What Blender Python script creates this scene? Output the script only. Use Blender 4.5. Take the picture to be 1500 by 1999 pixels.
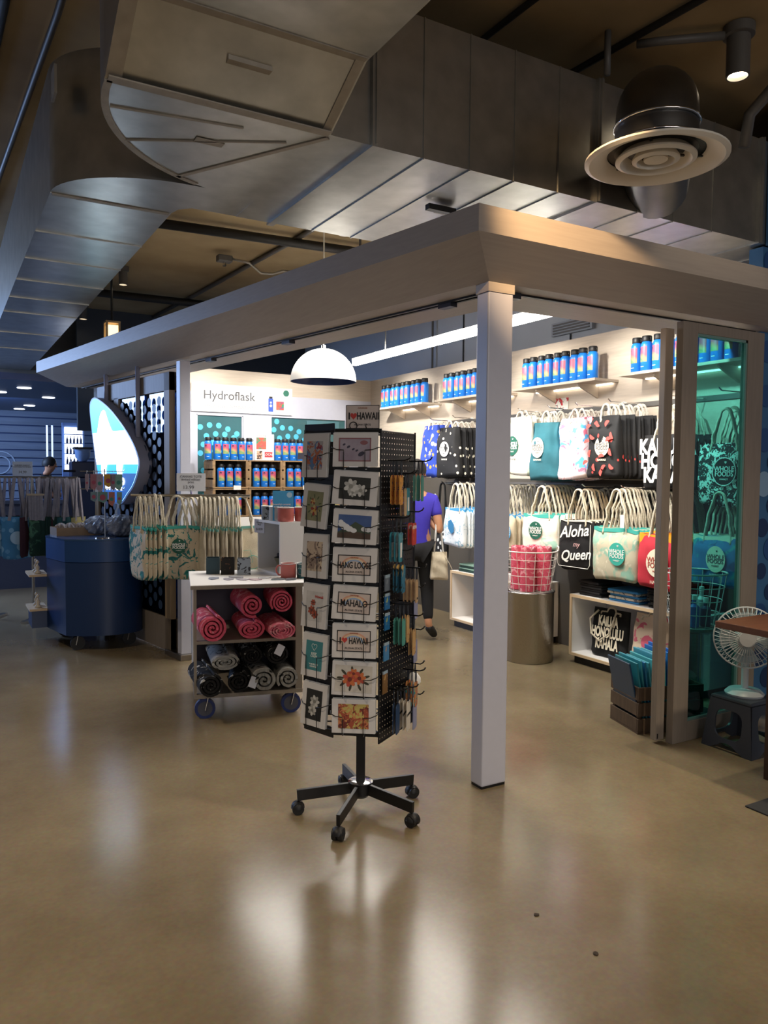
import bpy, math, random
from mathutils import Vector, Matrix
random.seed(7)
PI = math.pi
scene = bpy.context.scene
for o in list(bpy.data.objects):
    bpy.data.objects.remove(o)
C = scene.collection

# ---------------------------------------------------------------- camera
cam_d = bpy.data.cameras.new('camera')
cam = bpy.data.objects.new('camera', cam_d)
C.objects.link(cam)
scene.camera = cam
cam_d.sensor_fit = 'VERTICAL'
cam_d.sensor_height = 36.0
cam_d.lens = 36.0 * 1500.0 / 1999.0
cam_d.clip_end = 100
_yaw, _pitch, _roll = math.radians(30), .05, .008
_fw = Vector((math.sin(_yaw) * math.cos(_pitch), math.cos(_yaw) * math.cos(_pitch), -math.sin(_pitch)))
_rt = Vector((math.cos(_yaw), -math.sin(_yaw), 0))
_up = _rt.cross(_fw)
_r2 = _rt * math.cos(_roll) + _up * math.sin(_roll)
_u2 = -_rt * math.sin(_roll) + _up * math.cos(_roll)
_m = Matrix((_r2, _u2, -_fw)).transposed().to_4x4()
_m.translation = (-2.37, -3.12, 1.6)
cam.matrix_world = _m

# ---------------------------------------------------------------- world, lights, exposure
w = bpy.data.worlds.new('world')
scene.world = w
w.use_nodes = True
w.node_tree.nodes['Background'].inputs[0].default_value = (.74, .82, 1.0, 1)
w.node_tree.nodes['Background'].inputs[1].default_value = .24
vs = scene.view_settings
vs.view_transform = 'Standard'
vs.look = 'None'
vs.gamma = 1
vs.exposure = 0.0
vs.use_curve_mapping = False


def lamp(name, kind, loc, energy, color=(1, 1, 1), target=None, size=.1, spot=60, blend=.5, size_y=None):
    d = bpy.data.lights.new(name, kind)
    d.energy = energy
    d.color = color
    if kind == 'AREA':
        d.size = size
        if size_y:
            d.shape = 'RECTANGLE'
            d.size_y = size_y
    else:
        d.shadow_soft_size = size
    if kind == 'SPOT':
        d.spot_size = math.radians(spot)
        d.spot_blend = blend
    o = bpy.data.objects.new(name, d)
    C.objects.link(o)
    o.location = loc
    if target:
        o.rotation_euler = (Vector(target) - Vector(loc)).to_track_quat('-Z', 'Y').to_euler()
    return o


WARM = (1.0, .82, .60)
WHITE = (1.0, .95, .87)
BLUE = (.38, .57, 1.0)
# shop track spots washing the goods walls (hung inside the open roof of the shop)
for i, yy in enumerate((.5, 1.35, 2.5, 3.75, 4.9)):
    lamp('track_spot', 'SPOT', (1.35, yy, 2.95), 190, WHITE, (2.68, yy + .05, 1.85), .05, 78, .7)
for i, xx in enumerate((-.1, .6, 1.5)):
    lamp('track_spot', 'SPOT', (xx, 4.7, 2.95), 95, WHITE, (xx + .1, 6.05, 2.15), .05, 75, .7)
lamp('shop_fill', 'AREA', (.9, 2.7, 2.9), 150, WHITE, (.9, 2.7, 0), 1.4, size_y=3.6)
# ceiling spots of the hall
lamp('hall_spot', 'SPOT', (-.7, -1.5, 3.25), 320, (1.0, .64, .32), (.22, -.33, 2.76), .04, 34, .9)
lamp('hall_spot', 'SPOT', (-3.6, -1.3, 3.9), 260, WARM, (-3.3, -1.0, 0), .06, 100, .8)
lamp('hall_spot', 'SPOT', (1.3, -2.6, 3.9), 260, WARM, (.6, -2.0, 0), .06, 100, .8)
lamp('hall_spot', 'SPOT', (-3.4, 2.0, 3.9), 180, WARM, (-3.0, 2.0, 0), .06, 100, .8)
lamp('hall_spot', 'SPOT', (1.364, -.40, 3.72), 90, WARM, (1.25, -.45, 0), .05, 70, .6)
# added fill light standing in for the unseen store behind the viewer
lamp('store_fill', 'AREA', (-1.4, -8.5, 2.7), 125, (1.0, .92, .84), (-.4, .5, 1.5), 5.0, size_y=2.0)
# blue light of the coffee bar
lamp('bar_light', 'AREA', (-4.2, 9.0, 2.85), 330, BLUE, (-1.6, 8.2, .4), 2.5, size_y=1.5)
lamp('bar_light', 'AREA', (-2.5, 13.0, 2.9), 200, BLUE, (-1.8, 16, 1.4), 3.0, size_y=2.0)

# ---------------------------------------------------------------- helpers
def lin(c):
    if isinstance(c, str):
        c = [int(c[i:i + 2], 16) / 255 for i in (0, 2, 4)]
        c = [x / 12.92 if x <= .04045 else ((x + .055) / 1.055) ** 2.4 for x in c]
    return (*c[:3], 1)


MATS = {}


def mat(name, col, rough=.6, metal=0., var=.0, scale=8., bump=0., bscale=60., emis=None, es=0., col2=None, stretch=None, coat=0., spec=.5, sheen=0.):
    if name in MATS:
        return MATS[name]
    m = bpy.data.materials.new(name)
    m.use_nodes = True
    nt = m.node_tree
    b = nt.nodes['Principled BSDF']
    col = lin(col)
    b.inputs['Base Color'].default_value = col
    b.inputs['Roughness'].default_value = rough
    b.inputs['Metallic'].default_value = metal
    b.inputs['Specular IOR Level'].default_value = spec
    if coat:
        b.inputs['Coat Weight'].default_value = coat
    if sheen:
        b.inputs['Sheen Weight'].default_value = sheen
    if var or col2 or bump:
        tc = nt.nodes.new('ShaderNodeTexCoord')
        mp = nt.nodes.new('ShaderNodeMapping')
        if stretch:
            mp.inputs['Scale'].default_value = stretch
        nt.links.new(tc.outputs['Object'], mp.inputs['Vector'])
    if var or col2:
        n = nt.nodes.new('ShaderNodeTexNoise')
        n.inputs['Scale'].default_value = scale
        n.inputs['Detail'].default_value = 5
        nt.links.new(mp.outputs[0], n.inputs['Vector'])
        r = nt.nodes.new('ShaderNodeValToRGB')
        r.color_ramp.elements[0].position = .3
        r.color_ramp.elements[1].position = .7
        c2 = lin(col2) if col2 else tuple(x * (1 - var) for x in col[:3]) + (1,)
        r.color_ramp.elements[0].color = c2
        r.color_ramp.elements[1].color = col
        nt.links.new(n.outputs['Fac'], r.inputs['Fac'])
        nt.links.new(r.outputs['Color'], b.inputs['Base Color'])
    if bump:
        n2 = nt.nodes.new('ShaderNodeTexNoise')
        n2.inputs['Scale'].default_value = bscale
        n2.inputs['Detail'].default_value = 3
        nt.links.new(mp.outputs[0], n2.inputs['Vector'])
        bp = nt.nodes.new('ShaderNodeBump')
        bp.inputs['Strength'].default_value = bump
        bp.inputs['Distance'].default_value = .01
        nt.links.new(n2.outputs['Fac'], bp.inputs['Height'])
        nt.links.new(bp.outputs['Normal'], b.inputs['Normal'])
    if emis:
        b.inputs['Emission Color'].default_value = lin(emis)
        b.inputs['Emission Strength'].default_value = es
    MATS[name] = m
    return m


def glass(name, tint, gloss=.12, rough=.02):
    m = bpy.data.materials.new(name)
    m.use_nodes = True
    nt = m.node_tree
    nt.nodes.remove(nt.nodes['Principled BSDF'])
    t = nt.nodes.new('ShaderNodeBsdfTransparent')
    t.inputs[0].default_value = lin(tint)
    g = nt.nodes.new('ShaderNodeBsdfGlossy')
    g.inputs['Roughness'].default_value = rough
    mx = nt.nodes.new('ShaderNodeMixShader')
    mx.inputs[0].default_value = gloss
    nt.links.new(t.outputs[0], mx.inputs[1])
    nt.links.new(g.outputs[0], mx.inputs[2])
    nt.links.new(mx.outputs[0], nt.nodes['Material Output'].inputs[0])
    MATS[name] = m
    return m


def pattern(name, base, cols, scale=6., thr=.5, kind='voronoi', rough=.8, soft=.02):
    """printed cloth or paper: blotches of several colours over a base colour"""
    if name in MATS:
        return MATS[name]
    m = bpy.data.materials.new(name)
    m.use_nodes = True
    nt = m.node_tree
    b = nt.nodes['Principled BSDF']
    b.inputs['Roughness'].default_value = rough
    tc = nt.nodes.new('ShaderNodeTexCoord')
    prev = None
    base = lin(base)
    for i, (c, th, sc) in enumerate(cols):
        mp = nt.nodes.new('ShaderNodeMapping')
        mp.inputs['Location'].default_value = (i * 3.7, i * 1.9, i * 5.3)
        nt.links.new(tc.outputs['Object'], mp.inputs['Vector'])
        if kind == 'voronoi':
            n = nt.nodes.new('ShaderNodeTexVoronoi')
            n.inputs['Scale'].default_value = sc
            out = n.outputs['Distance']
        else:
            n = nt.nodes.new('ShaderNodeTexNoise')
            n.inputs['Scale'].default_value = sc
            n.inputs['Detail'].default_value = 3
            n.inputs['Distortion'].default_value = 1.2
            out = n.outputs['Fac']
        nt.links.new(mp.outputs[0], n.inputs['Vector'])
        r = nt.nodes.new('ShaderNodeValToRGB')
        e = r.color_ramp.elements
        if kind == 'voronoi':
            e[0].position, e[1].position = th, th + soft
            e[0].color, e[1].color = (1, 1, 1, 1), (0, 0, 0, 1)
        else:
            e[0].position, e[1].position = th, th + soft
            e[0].color, e[1].color = (0, 0, 0, 1), (1, 1, 1, 1)
        nt.links.new(out, r.inputs['Fac'])
        mx = nt.nodes.new('ShaderNodeMix')
        mx.data_type = 'RGBA'
        nt.links.new(r.outputs['Color'], mx.inputs[0])
        if prev is None:
            mx.inputs[6].default_value = base
        else:
            nt.links.new(prev, mx.inputs[6])
        mx.inputs[7].default_value = lin(c)
        prev = mx.outputs[2]
    nt.links.new(prev, b.inputs['Base Color'])
    MATS[name] = m
    return m


class MB:
    """collects faces of one part and links them as ONE mesh object"""

    def __init__(s):
        s.v, s.f, s.m = [], [], []

    def add(s, vs, fs, mi=0):
        k = len(s.v)
        s.v += [tuple(p) for p in vs]
        for f in fs:
            s.f.append([i + k for i in f])
            s.m.append(mi)
        return s

    def box(s, c, d, mi=0, rz=0., R=None):
        x, y, z = d[0] / 2, d[1] / 2, d[2] / 2
        pts = [Vector((a, b, e)) for a in (-x, x) for b in (-y, y) for e in (-z, z)]
        if rz:
            R = Matrix.Rotation(rz, 3, 'Z')
        if R is not None:
            pts = [R @ p for p in pts]
        c = Vector(c)
        return s.add([p + c for p in pts], [(0, 1, 3, 2), (4, 6, 7, 5), (0, 4, 5, 1), (2, 3, 7, 6), (0, 2, 6, 4), (1, 5, 7, 3)], mi)

    def mm(s, a, b, mi=0):
        return s.box([(p + q) / 2 for p, q in zip(a, b)], [abs(q - p) for p, q in zip(a, b)], mi)

    def bar(s, p, q, wd, ht, mi=0):
        """rectangular bar from p to q, wd across horizontally, ht vertically"""
        p, q = Vector(p), Vector(q)
        d = (q - p).normalized()
        a = d.cross(Vector((0, 0, 1)))
        a = a.normalized() if a.length > 1e-4 else Vector((1, 0, 0))
        b = a.cross(d).normalized()
        pts = []
        for e in (p, q):
            for i, j in ((-1, -1), (1, -1), (1, 1), (-1, 1)):
                pts.append(e + a * i * wd / 2 + b * j * ht / 2)
        return s.add(pts, [(0, 1, 2, 3), (7, 6, 5, 4), (0, 4, 5, 1), (1, 5, 6, 2), (2, 6, 7, 3), (3, 7, 4, 0)], mi)

    def tube(s, pts, r, n=8, mi=0, closed=False, r1=None):
        pts = [Vector(p) for p in pts]
        N = len(pts)
        rings = []
        prev = None
        for i, p in enumerate(pts):
            if closed:
                t = pts[(i + 1) % N] - pts[i - 1]
            else:
                t = pts[min(i + 1, N - 1)] - pts[max(i - 1, 0)]
            t.normalize()
            if prev is None:
                a = t.cross(Vector((0, 0, 1)))
                if a.length < 1e-3:
                    a = t.cross(Vector((1, 0, 0)))
            else:
                a = prev - t * prev.dot(t)
            a.normalize()
            prev = a
            b = t.cross(a)
            rr = r if r1 is None else r + (r1 - r) * i / (N - 1)
            if isinstance(r, (list, tuple)):
                rr = r[i]
            rings.append([p + (a * math.cos(2 * PI * k / n) + b * math.sin(2 * PI * k / n)) * rr for k in range(n)])
        vs = [q for ring in rings for q in ring]
        fs = []
        for i in range(N if closed else N - 1):
            j = (i + 1) % N
            for k in range(n):
                fs.append((i * n + k, i * n + (k + 1) % n, j * n + (k + 1) % n, j * n + k))
        if not closed:
            fs.append(tuple(range(n))[::-1])
            fs.append(tuple((N - 1) * n + k for k in range(n)))
        return s.add(vs, fs, mi)

    def lathe(s, prof, n=24, c=(0, 0, 0), mi=0, R=None, a0=0., a1=2 * PI):
        c = Vector(c)
        full = abs(a1 - a0 - 2 * PI) < 1e-6
        cols = n if full else n + 1
        vs = []
        for r, z in prof:
            for k in range(cols):
                a = a0 + (a1 - a0) * k / n
                p = Vector((r * math.cos(a), r * math.sin(a), z))
                vs.append((R @ p if R is not None else p) + c)
        fs = []
        for i in range(len(prof) - 1):
            for k in range(n):
                k2 = (k + 1) % cols
                fs.append((i * cols + k, i * cols + k2, (i + 1) * cols + k2, (i + 1) * cols + k))
        return s.add(vs, fs, mi)

    def cyl(s, p, q, r, n=16, mi=0, r1=None):
        return s.tube([p, q], r, n, mi, r1=r1)

    def prism(s, poly, z0, z1, mi=0, M=None):
        n = len(poly)
        vs = [Vector((x, y, z0)) for x, y in poly] + [Vector((x, y, z1)) for x, y in poly]
        if M is not None:
            vs = [M @ p for p in vs]
        fs = [tuple(range(n))[::-1], tuple(range(n, 2 * n))]
        for k in range(n):
            fs.append((k, (k + 1) % n, n + (k + 1) % n, n + k))
        return s.add(vs, fs, mi)

    def grid(s, fn, nu, nv, mi=0, cu=False):
        vs = [fn(i / nu, j / nv) for j in range(nv + 1) for i in range(nu if cu else nu + 1)]
        w_ = nu if cu else nu + 1
        fs = []
        for j in range(nv):
            for i in range(nu):
                i2 = (i + 1) % w_
                fs.append((j * w_ + i, j * w_ + i2, (j + 1) * w_ + i2, (j + 1) * w_ + i))
        return s.add(vs, fs, mi)

    def disc(s, c, r, n=20, mi=0, M=None, ry=None, rot=0.):
        """flat disc facing local -Y (x across, z up)"""
        ry = ry or r
        vs = []
        for k in range(n):
            a = 2 * PI * k / n
            x, z = r * math.cos(a), ry * math.sin(a)
            vs.append((c[0] + x * math.cos(rot) - z * math.sin(rot), c[1], c[2] + x * math.sin(rot) + z * math.cos(rot)))
        return s.add(vs, [tuple(range(n))], mi)

    def build(s, name, mats, parent=None, smooth=False, bevel=0., loc=None, rz=None, sub=0, solid=0.):
        me = bpy.data.meshes.new(name)
        me.from_pydata(s.v, [], s.f)
        if not isinstance(mats, (list, tuple)):
            mats = [mats]
        for mm in mats:
            me.materials.append(mm)
        if len(mats) > 1:
            me.polygons.foreach_set('material_index', s.m)
        if smooth:
            me.shade_smooth()
            if smooth == 'angle':
                me.set_sharp_from_angle(angle=math.radians(40))
        me.update()
        o = bpy.data.objects.new(name, me)
        C.objects.link(o)
        if parent:
            o.parent = parent
        if loc:
            o.location = loc
        if rz:
            o.rotation_euler = (0, 0, rz)
        if solid:
            md = o.modifiers.new('solid', 'SOLIDIFY')
            md.thickness = solid
        if bevel:
            md = o.modifiers.new('bevel', 'BEVEL')
            md.width = bevel
            md.segments = 2
            md.limit_method = 'ANGLE'
        if sub:
            md = o.modifiers.new('sub', 'SUBSURF')
            md.levels = md.render_levels = sub
        return o


def tag(o, label, cat, group=None):
    o['label'] = label
    o['category'] = cat
    if group:
        o['group'] = group
    return o


def thing(name, label, cat, loc=(0, 0, 0), rz=0., group=None, rot=None):
    o = bpy.data.objects.new(name, None)
    o.empty_display_size = .05
    C.objects.link(o)
    o.location = loc
    o.rotation_euler = rot if rot else (0, 0, rz)
    return tag(o, label, cat, group)


def dup(root, loc, rz=None, label=None, group=None, skip=(), rot=None):
    r = root.copy()
    C.objects.link(r)
    r.location = loc
    if rz is not None:
        r.rotation_euler = (0, 0, rz)
    if rot is not None:
        r.rotation_euler = rot
    if label:
        r['label'] = label
    if group:
        r['group'] = group
    for ch in list(root.children):
        if ch.name.split('.')[0] in skip:
            continue
        c = ch.copy()
        C.objects.link(c)
        c.parent = r
        for g in ch.children:
            d = g.copy()
            C.objects.link(d)
            d.parent = c
    return r


def struct(o):
    o['kind'] = 'structure'
    return o


ORD = ['first', 'second', 'third', 'fourth', 'fifth', 'sixth', 'seventh', 'eighth', 'ninth', 'tenth', 'eleventh', 'twelfth', 'thirteenth',
       'fourteenth', 'fifteenth', 'sixteenth', 'seventeenth', 'eighteenth', 'nineteenth', 'twentieth', 'twenty-first', 'twenty-second', 'twenty-third', 'twenty-fourth', 'twenty-fifth', 'twenty-sixth']
_fonts = {}


def lettering(lines, size, mt, parent, loc=(0, 0, 0), name='lettering', extr=.0006, gap=1.0, squeeze=1., shear=0., align='CENTER', widths=None, rot=None, bold=0.):
    """flat print: lines of text facing local -Y, centred at loc, as one mesh"""
    cu = bpy.data.curves.new('txt', 'FONT')
    cu.body = '\n'.join(lines)
    cu.size = size
    cu.align_x = align
    cu.align_y = 'CENTER'
    cu.space_line = gap
    cu.shear = shear
    cu.extrude = extr
    cu.offset = bold
    cu.resolution_u = 3
    t = bpy.data.objects.new('txt', cu)
    C.objects.link(t)
    bpy.context.view_layer.update()
    dg = bpy.context.evaluated_depsgraph_get()
    me = bpy.data.meshes.new_from_object(t.evaluated_get(dg))
    bpy.data.objects.remove(t)
    bpy.data.curves.remove(cu)
    M = Matrix.Rotation(PI / 2, 4, 'X') @ Matrix.Diagonal((squeeze, 1, 1, 1))
    me.transform(M)
    me.name = name
    me.materials.clear()
    me.materials.append(mt)
    o = bpy.data.objects.new(name, me)
    C.objects.link(o)
    o.parent = parent
    o.location = loc
    if rot:
        o.rotation_euler = rot
    return o


# ---------------------------------------------------------------- materials
WOOD = mat('pale_wood', 'cdbfae', .55, var=.14, scale=5, stretch=(1, 1, 14), bump=.05, bscale=90)
WOODX = mat('pale_wood_long', 'bdb2a6', .5, var=.10, scale=4, stretch=(.6, .6, 18))
TANW = mat('tan_wood', 'a8906f', .55, var=.2, scale=6, stretch=(8, 8, .8))
GREYW = mat('taupe_wood', '8f8376', .55, var=.15, scale=6, stretch=(8, 8, .8))
WHITEP = mat('white_paint', 'c6c8d6', .4, var=.03, scale=20)
WHITE_M = mat('white_melamine', 'e8e6e4', .45)
GALV = mat('galvanised_sheet', 'bcbcb8', .32, metal=.92, var=.25, scale=7, bump=.06, bscale=9)
TAPE = mat('foil_tape', 'a59d90', .55, metal=.5, var=.2, scale=14)
CHROME = mat('chrome', 'd8d8da', .15, metal=1.)
STEEL = mat('brushed_steel', 'b5b0a8', .3, metal=1., var=.2, scale=6, stretch=(1, 1, 20))
BLACKM = mat('black_metal', '0c0c0e', .45)
BLACKP = mat('black_plastic', '121214', .5)
CONC = mat('ceiling_concrete', 'ab9772', .9, col2='87724f', scale=1.2, bump=.2, bscale=6)
NAVY = mat('navy_paint', '0e2d58', .35, var=.08, scale=3)
SHADED_WALL = mat('shaded_lower_wall', '4a453f', .8, var=.1, scale=4)  # dark tone puts the shade of the hanging bags into the wall colour
GREYWALL = mat('grey_wall', 'a4a9b0', .7, var=.06, scale=2)
PAPER = mat('paper_white', 'e9e8e4', .7)
INK = mat('ink_black', '17171a', .7)
INKG = mat('ink_grey', '5a5a5e', .7)
INKW = mat('ink_white', 'efefea', .7)
ROPE = mat('cotton_rope', 'd9cfba', .9, var=.25, scale=60, bump=.5, bscale=160)
WEB = mat('webbing', '8b8894', .9, var=.2, scale=30)
CANVAS = mat('natural_canvas', 'cfc3ab', .9, var=.12, scale=30, bump=.3, bscale=200)

# ---------------------------------------------------------------- the setting
def floor_mat():
    m = bpy.data.materials.new('polished_concrete')
    m.use_nodes = True
    nt = m.node_tree
    b = nt.nodes['Principled BSDF']
    tc = nt.nodes.new('ShaderNodeTexCoord')
    n1 = nt.nodes.new('ShaderNodeTexNoise')
    n1.inputs['Scale'].default_value = .9
    n1.inputs['Detail'].default_value = 8
    n1.inputs['Roughness'].default_value = .65
    n2 = nt.nodes.new('ShaderNodeTexNoise')
    n2.inputs['Scale'].default_value = 55
    n2.inputs['Detail'].default_value = 4
    for n in (n1, n2):
        nt.links.new(tc.outputs['Object'], n.inputs['Vector'])
    r = nt.nodes.new('ShaderNodeValToRGB')
    e = r.color_ramp.elements
    e[0].position, e[1].position = .3, .72
    e[0].color, e[1].color = lin('6d604a'), lin('8d7f64')
    e2 = e.new(.5)
    e2.color = lin('7e7058')
    nt.links.new(n1.outputs['Fac'], r.inputs['Fac'])
    mx = nt.nodes.new('ShaderNodeMix')
    mx.data_type = 'RGBA'
    mx.blend_type = 'OVERLAY'
    mx.inputs[0].default_value = .22
    nt.links.new(r.outputs['Color'], mx.inputs[6])
    nt.links.new(n2.outputs['Color'], mx.inputs[7])
    nt.links.new(mx.outputs[2], b.inputs['Base Color'])
    mr = nt.nodes.new('ShaderNodeMapRange')
    mr.inputs['From Min'].default_value = .3
    mr.inputs['From Max'].default_value = .7
    mr.inputs['To Min'].default_value = .16
    mr.inputs['To Max'].default_value = .24
    nt.links.new(n1.outputs['Fac'], mr.inputs['Value'])
    nt.links.new(mr.outputs[0], b.inputs['Roughness'])
    b.inputs['Specular IOR Level'].default_value = .6
    return m


struct(MB().mm((-14, -9, -.1), (9, 20, 0)).build('floor', floor_mat()))
struct(MB().mm((-14, -9, 4.0), (9, 20, 4.15)).build('ceiling', CONC))

# shop walls: pale wood above, lower part coloured dark for the shade behind the bags
W_, D_ = 2.70, 6.05
o = struct(MB().mm((W_, .06, 1.56), (W_ + .1, D_ + .1, 2.85)).mm((W_, .06, 0), (W_ + .1, D_ + .1, 1.56), 1).build('wall_right', [WOOD, SHADED_WALL]))
o = struct(MB().mm((-.4, D_, 2.57), (W_, D_ + .1, 2.85)).mm((.2, D_ - .004, 2.3), (W_, D_ + .1, 2.57), 1)
           .mm((.19, D_, 0), (.31, D_ + .1, 2.3), 1).mm((.89, D_ - .02, 0), (1.26, D_ + .1, 2.3), 1).mm((2.33, D_, 0), (W_, D_ + .1, 2.3), 1)
           .mm((.31, D_, 0), (.89, D_ + .1, 1.0), 1).mm((1.26, D_, 0), (2.33, D_ + .1, 1.0), 1)
           .mm((-.4, D_, 0), (.19, D_ + .1, 2.57), 1).build('wall_back', [WOOD, WHITEP]))
# grey building wall rising behind and above the shop
o = struct(MB().mm((W_ + .35, .06, 2.3), (W_ + .45, 9.0, 4.0)).build('wall_grey_right', GREYWALL))
for yy in (.55, 1.35, 2.6, 4.4):
    MB().mm((W_ + .335, yy - .006, 2.85), (W_ + .35, yy + .006, 4.0)).build('panel_joint', mat('joint_dark', '35383d', .8), o)
struct(MB().mm((-.6, 9.0, 2.2), (W_ + .45, 9.1, 4.0)).build('wall_grey_back', mat('dark_grey_wall', '3a4048', .8)))
# blue dotted wall right of the sliding door
BLUEW = mat('blue_wall', '3c6f9e', .6, var=.15, scale=3)
o = struct(MB().mm((2.28, .04, 0), (6, .14, 3.09)).mm((2.28, .0, 3.09), (6, .025, 4.0)).build('wall_blue', BLUEW))
rd = random.Random(3)
m_ = MB()
for i in range(8):
    for j in range(26):
        x = 2.36 + i * .2 + (j % 2) * .1
        z = .1 + j * .145
        big = rd.random()
        m_.disc((x, .036, z), .055 + .03 * big, 20, 0 if big < .55 else (1 if big < .85 else 2))
m_.build('dot_print', [mat('dot_navy', '16335f', .6), mat('dot_mid', '24508a', .6), mat('dot_pale', '8fb2d0', .6)], o)

# canopy around the open corner: profile (outward offset, height), mitred at the corner
nl = Vector((-.9848, -.1736))        # outward normal of the left side
dl = Vector((-.1736, .9848))         # direction of the left side
p0 = Vector((-.02, -.065))


def corner(o_):
    y = p0.y - o_
    ol = o_ * 1.17 if o_ > 0 else o_
    x = p0.x + (ol - nl.y * (y - p0.y)) / nl.x
    return Vector((x, y))


def leftpt(o_, y):
    c_ = corner(o_)
    return c_ + dl * ((y - c_.y) / dl.y)


prof = [(.26, 2.80), (.26, 2.68), (0, 2.545), (-.47, 2.545), (-.47, 2.80)]
can = thing('shop_canopy', 'long pale wood canopy with sloped underside running around the open shop corner', 'canopy', (0, 0, 0))


def sweep(arm, name, mt):
    b = MB()
    rows = []
    for o_, z in prof:
        c_ = corner(o_)
        e_ = Vector((2.28, c_.y)) if arm == 'r' else leftpt(o_, 6.2)
        if arm == 'r' and o_ > 0:
            e_ = Vector((3.4, c_.y))
        elif arm == 'r':
            e_ = Vector((2.69, c_.y))
        rows.append([(c_.x, c_.y, z), (e_.x, e_.y, z)])
    vs_ = [p for r_ in rows for p in r_]
    n = len(prof)
    fs_ = [(2 * i, 2 * i + 1, 2 * ((i + 1) % n) + 1, 2 * ((i + 1) % n)) for i in range(n)]
    fs_.append(tuple(2 * i + 1 for i in range(n)))
    b.add(vs_, fs_)
    return b.build(name, mt, can)


sweep('l', 'fascia_beam', mat('canopy_wood_left', 'a59b92', .5, var=.10, scale=5, stretch=(9, .7, 16)))
sweep('r', 'fascia_beam', mat('canopy_wood_right', 'a59b92', .5, var=.10, scale=5, stretch=(.7, 9, 16)))
# sliding door tracks under the canopy: two slots each arm
for k, off in enumerate((-.15, -.19)):
    a, e_ = corner(off), leftpt(off, 6.15)
    MB().bar((a.x, a.y, 2.541), (e_.x, e_.y, 2.541), .018, .012).build('door_track', BLACKM, can)
a, e_ = corner(-.13), Vector((2.25, corner(-.13).y))
MB().bar((a.x, a.y, 2.541), (e_.x, e_.y, 2.541), .02, .012).build('door_track', BLACKM, can)
for off, yy in ((-.17, .42), (-.17, 2.0), (-.17, 3.15)):
    q = leftpt(off, yy)
    MB().box((q.x, q.y, 2.528), (.05, .10, .03), rz=.17).build('track_stop', mat('dark_steel', '4a4a50', .4, metal=.8), can)
MB().box((.22, corner(-.13).y, 2.528), (.10, .05, .03)).build('track_stop', MATS['dark_steel'], can)
q = leftpt(0, 1.75)
MB().box((q.x, q.y, 2.61), (.004, .004, .1)).build('seam', GREYW, can)

# white corner column
col = thing('corner_column', 'white square column holding up the canopy at the shop corner', 'column', (.057, -.015, 0))
MB().mm((-.078, -.048, .012), (.078, .048, 2.5)).build('shaft', WHITEP, col, bevel=.008)
MB().mm((-.074, -.044, 0), (.074, .044, .014)).build('foot_gap', BLACKM, col)
MB().mm((-.082, -.052, 2.5), (.082, .052, 2.55)).build('wood_collar', WOODX, col)

# ---------------------------------------------------------------- air ducts under the ceiling
duct = thing('air_duct', 'large galvanised rectangular air duct with curved elbows under the ceiling', 'duct', (-.84, .03, 3.1))
D0 = Vector((-.84, .03, 3.1))


def dloc(b, name, mt, **k):
    b.v = [tuple(Vector(p) - D0) for p in b.v]
    return b.build(name, mt, duct, **k)


zb, zt = 3.10, 3.75
dloc(MB().mm((-.84, .03, zb), (3.04, 1.3, zt)), 'trunk_section', GALV)
# branch that comes from above the viewer and drops into the trunk
yz = [(-5, 3.27), (-.3, 3.27), (.03, zb), (.03, zt), (-.35, 3.92), (-5, 3.92)]
b = MB()
vs_ = [(-1.80, y, z) for y, z in yz] + [(-.84, y, z) for y, z in yz]
n = len(yz)
b.add(vs_, [tuple(range(n)), tuple(range(n, 2 * n))[::-1]] + [(i, n + i, n + (i + 1) % n, (i + 1) % n) for i in range(n)])
dloc(b, 'branch_section', GALV)
arc = [(-.84, .03)] + [(-.84 + .96 * math.cos(a), .03 + .96 * math.sin(a)) for a in [PI / 2 + PI / 2 * i / 16 for i in range(17)]]
dloc(MB().prism(arc, zb, zt), 'elbow', GALV, smooth='angle')
hc = [(-1.18 + .65 * math.cos(a), 1.45 + .50 * math.sin(a)) for a in [PI + PI / 2 * i / 14 for i in range(15)]]
poly = [(-1.18, 1.45)] + hc + [(-.80, .95), (-.80, 1.3), (-1.1, 1.3), (-1.16, 1.36)]
dloc(MB().prism(poly, zb + .002, zt), 'elbow', GALV, smooth='angle')
dloc(MB().mm((-1.83, 1.45, zb), (-1.18, 9.58, zt)), 'branch_section', GALV)
# tape over the joints
tp = lambda p, q, w_=.05: dloc(MB().bar(p, q, w_, .006), 'joint_tape', TAPE)
tp((-1.79, -.30, 3.268), (-.85, -.30, 3.268), .06)
tp((-1.79, .02, 3.098), (-.85, .02, 3.098), .05)
tp((-1.77, -.30, 3.268), (-1.77, .02, 3.102), .06)
tp((-.87, -.30, 3.268), (-.87, .02, 3.102), .04)
tp((-1.77, -1.6, 3.268), (-1.77, -.3, 3.268), .05)
tp((-1.82, 1.46, 3.098), (-1.19, 1.46, 3.098), .03)
tp((-.84, .06, 3.098), (-1.30, .86, 3.098), .025)
arcp = [(-.84 + .945 * math.cos(a), .03 + .945 * math.sin(a), 3.098) for a in [PI * .62 + PI * .38 * i / 14 for i in range(15)]]
b = MB()
for i in range(14):
    b.bar(arcp[i], arcp[i + 1], .03, .006)
dloc(b, 'joint_tape', TAPE)
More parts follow.
